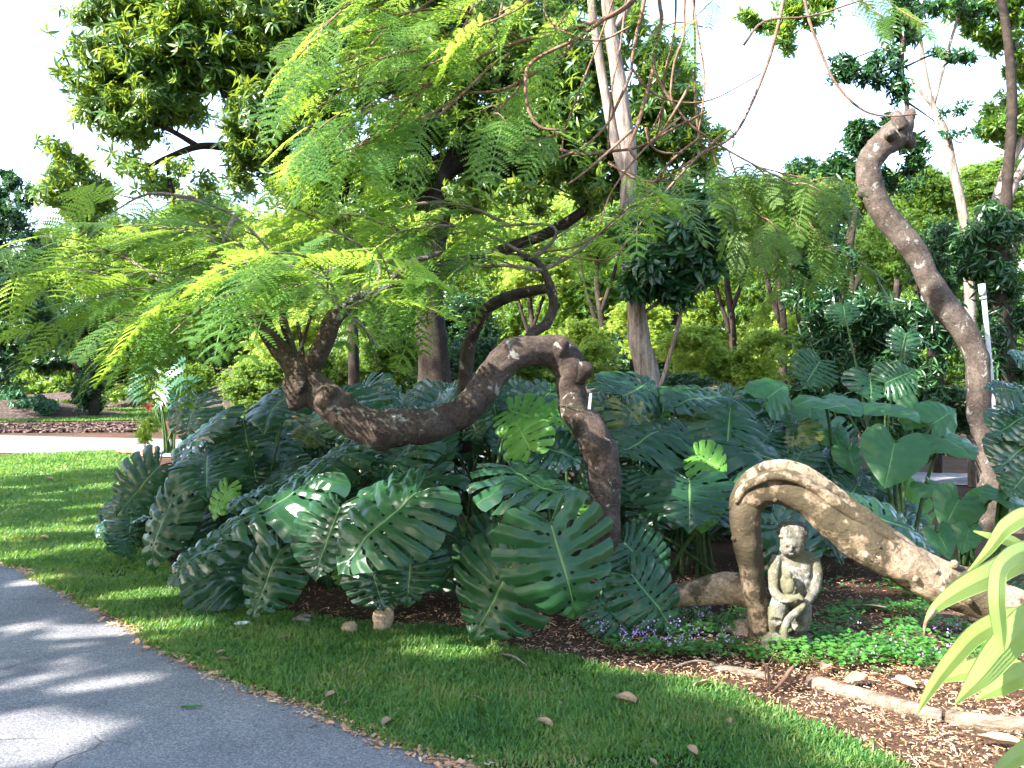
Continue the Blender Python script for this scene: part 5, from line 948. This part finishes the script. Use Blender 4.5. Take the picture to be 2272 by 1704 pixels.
E_ = np.array(lawn_edge_path[:9]); q_ = cr(np.hstack([E_, np.zeros((len(E_), 1))]), 60); q_ = q_[rng.integers(0, len(q_), 2600)]; p = q_+np.hstack([rng.normal(0, .045, (len(q_), 2)), np.zeros((len(q_), 1))]); p[:, 2] = rng.uniform(.006, .014, len(p)); N = len(p); a = rng.uniform(0, 6.28, N)
R = frames(np.stack([np.cos(a), np.sin(a), rng.normal(0, .15, N)], 1), np.stack([rng.normal(0, .3, N), rng.normal(0, .3, N), np.ones(N)], 1))*(rng.gamma(2, .004, N)+.003)[:, None, None]; R[:, :, 1] *= .4; R[:, :, 2] *= .4
props(link('edge_litter', bake('edge_litter', chip, R, p, M['chips'], smooth=False)), 'crumbs of dry leaf and grit along the edge of the path', 'litter', kind='stuff')
fm = zone([(-300, 945), (340, 940), (340, 958), (-300, 962)]); fm2 = zone([(-300, 870), (420, 868), (420, 905), (180, 905), (60, 928), (-300, 932)])
p = np.vstack([scatter(fm, 6000), scatter(fm2, 14000)]); N = len(p); a = rng.uniform(0, 6.28, N); R = frames(np.stack([np.cos(a), np.sin(a), rng.normal(0, .3, N)], 1), np.stack([rng.normal(0, .5, N), rng.normal(0, .5, N), np.ones(N)], 1))*np.array([.07, .035, .03])[None, None, :]
p[:, 2] = .02
props(link('far_litter', bake('far_litter', chip, R, p, M['litter'], smooth=False)), 'dry leaf litter over the far mulch beds', 'leaf litter', kind='stuff')
def mound_mesh(name, cx, cy, rx, ry, h, mat, kind='structure'):
    V, Fc = [], []; n = 28
    for i in range(n+1):
        for j in range(n+1):
            u, v = i/n*2-1, j/n*2-1; r = min(1, math.hypot(u, v)); x, y = cx+u*rx, cy+v*ry
            V.append((x, y, -.03+h*(.5+.5*math.cos(math.pi*r))*(1+.25*noise.noise(Vector((x*1.5, y*1.5, 0))))+.03*noise.noise(Vector((x*5, y*5, 0)))))
    Fc = [(i*(n+1)+j, (i+1)*(n+1)+j, (i+1)*(n+1)+j+1, i*(n+1)+j+1) for i in range(n) for j in range(n)]
    o = link(name, mk_mesh(name, V, Fc, mat)); o['kind'] = kind; return o
mound_mesh('mulch_mound', G(40, 925).x-1, 29, 4.5, 3.0, .5, M['far_mulch'])
mound_mesh('mulch_ridge', G(250, 900).x, 37, 9, 3.5, .55, M['far_mulch'])

# ---------------------------------------------------------------- small countable things
def blob(name, loc, r, mat, label, cat, group=None, seed=1, rough=.25, flat=None):
    bm = bmesh.new(); bmesh.ops.create_icosphere(bm, subdivisions=4, radius=1)
    for v in bm.verts:
        n = noise.noise(v.co*1.3+Vector((seed*7.1, 0, 0))); n2 = noise.noise(v.co*5+Vector((seed, 3, 0)))
        c = v.co*(1+rough*n+rough*.25*n2); v.co = Vector((c.x*r[0], c.y*r[1], c.z*r[2]))
    for f in bm.faces: f.smooth = True
    me = bpy.data.meshes.new(name); bm.to_mesh(me); bm.free(); me.materials.append(mat)
    o = bpy.data.objects.new(name, me); COL.objects.link(o); o.location = loc; return props(o, label, cat, group)
o = blob('stone', G(850, 1402, 0)+Vector((0, 0, .075)), (.062, .045, .088), M['tanstone'], 'upright tan stone, the larger of two at the edge of the split leaves', 'stone', 'tan stones', 2, .22); o.rotation_euler = (0, .25, .3)
blob('stone', G(777, 1406, 0)+Vector((0, 0, .03)), (.048, .036, .042), M['tanstone'], 'small round tan stone, left of the larger upright one', 'stone', 'tan stones', 5, .25)
blob('stone', G(1655, 1400, 0)+Vector((0, 0, .015)), (.11, .07, .05), M['tanstone'], 'flat grey tan stone in the ground cover just left of the statue', 'stone', 'tan stones', 8, .3)
def dry_leaf(px, py, s, seed, label, mat='dryleaf', asp=.6, name='fallen_leaf', z=.035, group='fallen leaves'):
    r = random.Random(seed); V, Fc, n = [], [], 9
    for i in range(n):
        t = i/(n-1)
        for j in range(5):
            u = (j-2)/2; w = asp*.5*math.sin(math.pi*min(1, .08+t*.95))**.8*(1+.18*noise.noise(Vector((t*6, j*.0+u*2, seed))))
            V.append(((t-.5)*s*1.2, u*w*s, s*(.30*u*u*w*2+.10*noise.noise(Vector((t*3, u*1.5, seed*3.3)))+.16*(t-.5)**2)))
    for i in range(n-1):
        for j in range(4): Fc.append((i*5+j, (i+1)*5+j, (i+1)*5+j+1, i*5+j+1))
    V2 = [(x, y, zz-.0012) for x, y, zz in V]; k = len(V)
    Fc2 = [tuple(i+k for i in f[::-1]) for f in Fc]
    o = link(name, mk_mesh(name, V+V2, Fc+Fc2, M[mat])); o.location = G(px, py, z); o.rotation_euler = (r.uniform(-.3, .5), r.uniform(-.3, .3), r.uniform(0, 6.28)); return props(o, label, 'leaf', group)
for i, (px, py, s, lab) in enumerate([
 (1385, 1552, .115, 'large curled tan leaf lying on the shaded lawn right of centre'), (1208, 1603, .07, 'small pale leaf on the lawn left of the large curled one'), (1538, 1665, .06, 'small tan leaf on the lawn near the bottom edge'),
 (1558, 1516, .075, 'upright pale leaf standing where the lawn meets the wood chips'), (1684, 1545, .08, 'grey curled leaf on the chips left of the timber'), (502, 1462, .055, 'pale leaf on the lawn at the edge of the path, lower of two close together'),
 (492, 1446, .05, 'pale leaf just above another at the edge of the path'), (630, 1414, .045, 'small tan leaf on the lawn below the two round stones'), (98, 1193, .09, 'tan leaf on the sunlit lawn at the far left'), (156, 1322, .075, 'tan curled leaf beside the path edge at the left'),
 (856, 1601, .055, 'red brown leaf on the edge of the path at the bottom'), (732, 1541, .05, 'tan leaf at the lawn edge above the red brown one'), (765, 1560, .045, 'small tan leaf on the path edge left of the red brown one'), (2207, 1643, .15, 'large pale crumpled leaf on the chips in the lower right corner'),
 (110, 1062, .12, 'dark curled leaf on the lawn near the far path'), (60, 1130, .08, 'small brown leaf on the lawn at the left edge'), (215, 1158, .07, 'brown leaf on the lawn before the leftmost hanging leaves'), (1620, 1600, .04, 'tiny tan leaf on the lawn below the wood chips'), (1830, 1480, .09, 'curled tan leaf at the front of the ground cover'), (1900, 1505, .10, 'long curled brown leaf resting on the end of the timber'), (2010, 1515, .09, 'curled brown leaf behind the timber below the palm blades'), (1245, 1560, .03, 'tiny leaf scrap in the middle of the lawn'), (1450, 1690, .035, 'tiny leaf scrap on the lawn at the bottom edge')]):
    dry_leaf(px, py, s, i+3, lab)
o = dry_leaf(425, 1569, .085, 77, 'narrow green leaf lying on the grey path', 'clover', .3, z=.012); o.rotation_euler = (0, 0, .15)
blob('paper_scrap', G(538, 1384, .02), (.035, .022, .018), M['pvc'], 'crumpled white scrap on the lawn under the hanging leaves', 'litter', None, 4, .8)
V, Fc = join_t([tube([(0, 0, .0, .016), (.05, .01, .02, .02), (.11, .0, .012, .012), (.15, .01, .0, .004)], 4, 8, .4, 30), tube([(.02, .02, .02, .01), (.08, .04, .035, .012), (.13, .05, .02, .003)], 4, 7, .4, 30)])
o = link('bark_piece', mk_mesh('bark_piece', V, Fc, M['bark_pale'])); o.location = G(645, 1382, .01); props(o, 'grey curled piece of bark right of the white scrap', 'bark')
V, Fc = tube([(0, 0, .03, .003), (.05, -.05, .045, .0025), (.11, -.13, .04, .002)], 3, 5); o = link('dry_twig', mk_mesh('dry_twig', V, Fc, M['twig'])); o.location = G(1035, 1558); props(o, 'thin brown twig lying on the shaded lawn', 'twig')
def log(pts, label, ns=14, sc=.15):
    rows = [(*G(x, y, r*.3), r*.85) for x, y, r in pts]; V, Fc = tube(rows, 8, ns, sc, 7); c = Vector(rows[0][:3]); c.z = 0
    o = link('timber_edging', mk_mesh('timber_edging', [np.array(v)-np.array(c) for v in V], Fc, M['log'])); o.location = c; props(o, label, 'timber', 'timber edging of the bed')
log([(1795, 1512, .04), (1860, 1530, .045), (1950, 1555, .045), (2030, 1578, .045), (2090, 1590, .035)], 'sunlit weathered timber edging below the ground cover')
log([(2100, 1592, .04), (2180, 1605, .05), (2280, 1612, .05), (2400, 1618, .05)], 'shaded weathered timber edging in the lower right corner')
log([(1575, 1478, .02), (1640, 1490, .026), (1715, 1504, .02)], 'thin grey timber left of the dry stalks', 10)
V, Fc = join_t([tube([(0, 0, 0, .006), (.005, 0, .06, .008), (-.012, 0, .12, .007), (-.03, .01, .15, .002)], 4, 6, .3, 40), tube([(.02, 0, 0, .004), (.06, -.01, .05, .010), (.10, 0, .10, .011), (.13, .01, .125, .003)], 4, 6, .3, 40), tube([(-.02, 0, 0, .003), (-.07, .02, .04, .004), (-.12, .03, .09, .002)], 4, 5), tube([(.0, 0, 0, .003), (-.02, -.02, .10, .004), (.02, -.02, .19, .002)], 4, 5)])
o = link('dry_stalks', mk_mesh('dry_stalks', V, Fc, M['twig'])); o.location = G(1705, 1535); props(o, 'upright orange brown dry stalks in the chips below the statue', 'dry plant')
for px1, py1, px2, py2, lab in [(1880, 1345, 1990, 1352, 'thin dark stick under the arched limb'), (1500, 1478, 1585, 1470, 'thin dry stick at the edge of the chips below the lilac flowers'), (1110, 1450, 1170, 1478, 'bent dry stick where the lawn meets the bed')]:
    a, b = G(px1, py1, .03), G(px2, py2, .04); V, Fc = tube([(*a, .006), (*((a+b)/2+Vector((0, .01, .015))), .006), (*b, .003)], 4, 6, .2, 20); c = Vector((a.x, a.y, 0))
    o = link('stick', mk_mesh('stick', [np.array(v)-np.array(c) for v in V], Fc, M['twig_grey'])); o.location = c; props(o, lab, 'stick', 'sticks on the bed')
# white pole
D = 9.75; pe = empty('white_pole', (P(2212, 0, D).x, D, 0), 'tall white plastic pole leaning behind the bent trunk', 'pole')
k = D/F; V, Fc = tube([W(2214, 1160, D, 4.6*k), W(2207, 930, D, 4.8*k), W(2195, 790, D, 5.2*k), W(2182, 650, D, 5.4*k)], 2, 16); link('pipe', mk_mesh('pipe', V, Fc, M['pvc']), pe)
V, Fc = tube([W(2180.5, 655, D, 7.6*k), W(2178, 630, D, 7.6*k)], 1, 16); link('cap', mk_mesh('cap', V, Fc, M['pvc']), pe)
V, Fc = tube([W(2181.5, 664, D, 7.4*k), W(2181, 659, D, 7.4*k)], 1, 16); link('collar', mk_mesh('collar', V, Fc, M['pvc']), pe)

# ---------------------------------------------------------------- broad bladed plant, right foreground
bp = empty('broad_blade_plant', (2.35, 3.95, 0), 'sunlit bright green plant with long ribbed blades arching in from the right edge', 'plant')
def blade(pts, label=None):
    """pts [(px,py,d,halfwidth px)]"""
    q = cr([(*P(x, y, d), w*.82*d/F) for x, y, d, w in pts], 8); c, w = q[:, :3], q[:, 3]; t = np.gradient(c, axis=0); t /= np.linalg.norm(t, axis=1, keepdims=True)
    V, Fc = [], []; K = 16; n = len(c)
    for i in range(n):
        s = np.cross(t[i], [0.15, -1, .25]); s /= np.linalg.norm(s); u = np.cross(s, t[i]); u *= -np.sign(u[1])*-1 if u[1] != 0 else 1
        for j in range(K+1):
            a = j/K*2-1; V.append(c[i]+s*a*w[i]+u*(.30*w[i]*abs(a)+(.055 if j % 2 else -.055)*w[i]))
    Fc = [(i*(K+1)+j, (i+1)*(K+1)+j, (i+1)*(K+1)+j+1, i*(K+1)+j+1) for i in range(n-1) for j in range(K)]
    o = link('blade', mk_mesh('blade', V, Fc, M['palm'], smooth=False), bp)
    if label: o['label'] = label
blade([(2420, 1600, 3.9, 6), (2370, 1250, 3.8, 14), (2300, 1150, 3.7, 24), (2240, 1165, 3.65, 24), (2195, 1220, 3.65, 14), (2149, 1268, 3.65, 3)])
blade([(2420, 1620, 3.85, 6), (2380, 1300, 3.75, 18), (2290, 1240, 3.6, 34), (2200, 1275, 3.5, 34), (2130, 1310, 3.45, 27), (2075, 1350, 3.42, 14), (2053, 1385, 3.42, 5), (2050, 1400, 3.42, 1)])
V, Fc = tube([(*P(2075, 1351, 3.42), .007), (*P(2058, 1374, 3.42), .007), (*P(2051, 1395, 3.42), .005), (*P(2052, 1408, 3.42), .002)], 4, 8, .4, 60); link('dry_tip', mk_mesh('dry_tip', V, Fc, M['twig']), bp)
blade([(2430, 1640, 3.7, 8), (2400, 1330, 3.5, 20), (2300, 1225, 3.35, 26), (2228, 1250, 3.25, 25), (2215, 1320, 3.2, 27), (2222, 1400, 3.2, 22), (2228, 1448, 3.2, 2)])
blade([(2430, 1650, 3.8, 8), (2380, 1400, 3.6, 22), (2280, 1370, 3.5, 30), (2180, 1400, 3.45, 28), (2110, 1470, 3.4, 24), (2060, 1540, 3.4, 14), (2036, 1583, 3.4, 2)])
blade([(2450, 1660, 3.6, 8), (2400, 1430, 3.45, 26), (2310, 1370, 3.3, 44), (2230, 1440, 3.25, 46), (2180, 1500, 3.2, 34), (2120, 1562, 3.2, 3)])
blade([(2450, 1700, 3.5, 8), (2380, 1540, 3.4, 28), (2280, 1500, 3.3, 36), (2220, 1525, 3.3, 26), (2165, 1552, 3.3, 3)])
blade([(2430, 1640, 3.9, 6), (2350, 1400, 3.8, 12), (2240, 1380, 3.75, 14), (2170, 1400, 3.7, 12), (2105, 1455, 3.7, 2)])
blade([(2420, 1640, 3.95, 6), (2350, 1300, 3.9, 14), (2260, 1210, 3.85, 18), (2200, 1190, 3.8, 10), (2160, 1178, 3.8, 2)])
blade([(2430, 1700, 3.5, 6), (2400, 1660, 3.2, 20), (2320, 1650, 3.1, 34), (2230, 1700, 3.05, 20), (2200, 1740, 3.0, 3)])
blade([(2430, 1680, 3.7, 6), (2350, 1560, 3.6, 20), (2240, 1480, 3.6, 30), (2150, 1490, 3.6, 26), (2090, 1510, 3.6, 6)])

# ---------------------------------------------------------------- fan palm, red flower, dry pile at the left
D = 17; fp = empty('fan_palm', (P(375, 0, D).x, D, 0), 'grey green fan palm on thin stems behind the left end of the bed', 'palm')
r_ = random.Random(4); TV = []; SV = []
for i in range(13):
    a = P(365+r_.uniform(-50, 50), 850+r_.uniform(-45, 45), D+r_.uniform(-.5, .5)); SV.append(tube([(fp.location.x+r_.uniform(-.1, .1), D, 0, .02), (*((fp.location+a)/2+Vector((0, 0, .1))), .016), (*a, .012)], 4, 6))
    ax = Vector((r_.uniform(-1, 1), r_.uniform(-.8, .3), r_.uniform(-.2, .9))).normalized(); nz_ = Vector((r_.uniform(-.4, .4), -1, .4)).normalized(); sd = ax.cross(nz_).normalized()
    for j in range(17):
        an = (j-8)/8*1.5; d = ax*math.cos(an)+sd*math.sin(an); pp = Vector(a); l = r_.uniform(.32, .42); n2 = d.cross(nz_).normalized()*.02
        TV.append((np.array([pp, pp+d*l*.6+n2, pp+d*l-Vector((0, 0, .06)), pp+d*l*.6-n2]), [(0, 1, 2, 3)]))
V, Fc = join_t(TV); link('fronds', mk_mesh('fronds', V, Fc, M['shrub_blue'], smooth=False), fp); V, Fc = join_t(SV); link('stems', mk_mesh('stems', V, Fc, M['stalk']), fp)
D = 12; rf = empty('red_flower', (P(325, 0, D).x, D, 0), 'single red flower on a thin stem above yellow green leaves at the far path', 'flower')
V, Fc = tube([(*G(318, 1090), .008), (*P(322, 980, D), .008), (*P(327, 915, D), .006)], 4, 6); V = np.array(V); link('stem', mk_mesh('stem', V, Fc, M['twig']), rf)
pts = np.array(P(328, 905, D))+rng.normal(0, .025, (14, 3)); link('petals', bake('petals', pet, frames(rng.normal(size=(14, 3)), rng.normal(size=(14, 3)))*.06, pts, M['red'], smooth=False), rf)
link('foliage', crown_mesh('flower_leaves', [pc(330, 945, D, 18, 18, 50), pc(320, 965, D, 12, 16, 20)], 'small', M['bright'], 4, .5), rf)
blob('dry_leaf_pile', G(305, 1005, .02)+Vector((0, 0, .02)), (.36, .28, .09), M['log'], 'small sunlit heap of dry orange leaves where the bed meets the far path', 'leaf pile', None, 3, .3).data.materials[0] = M['chips']
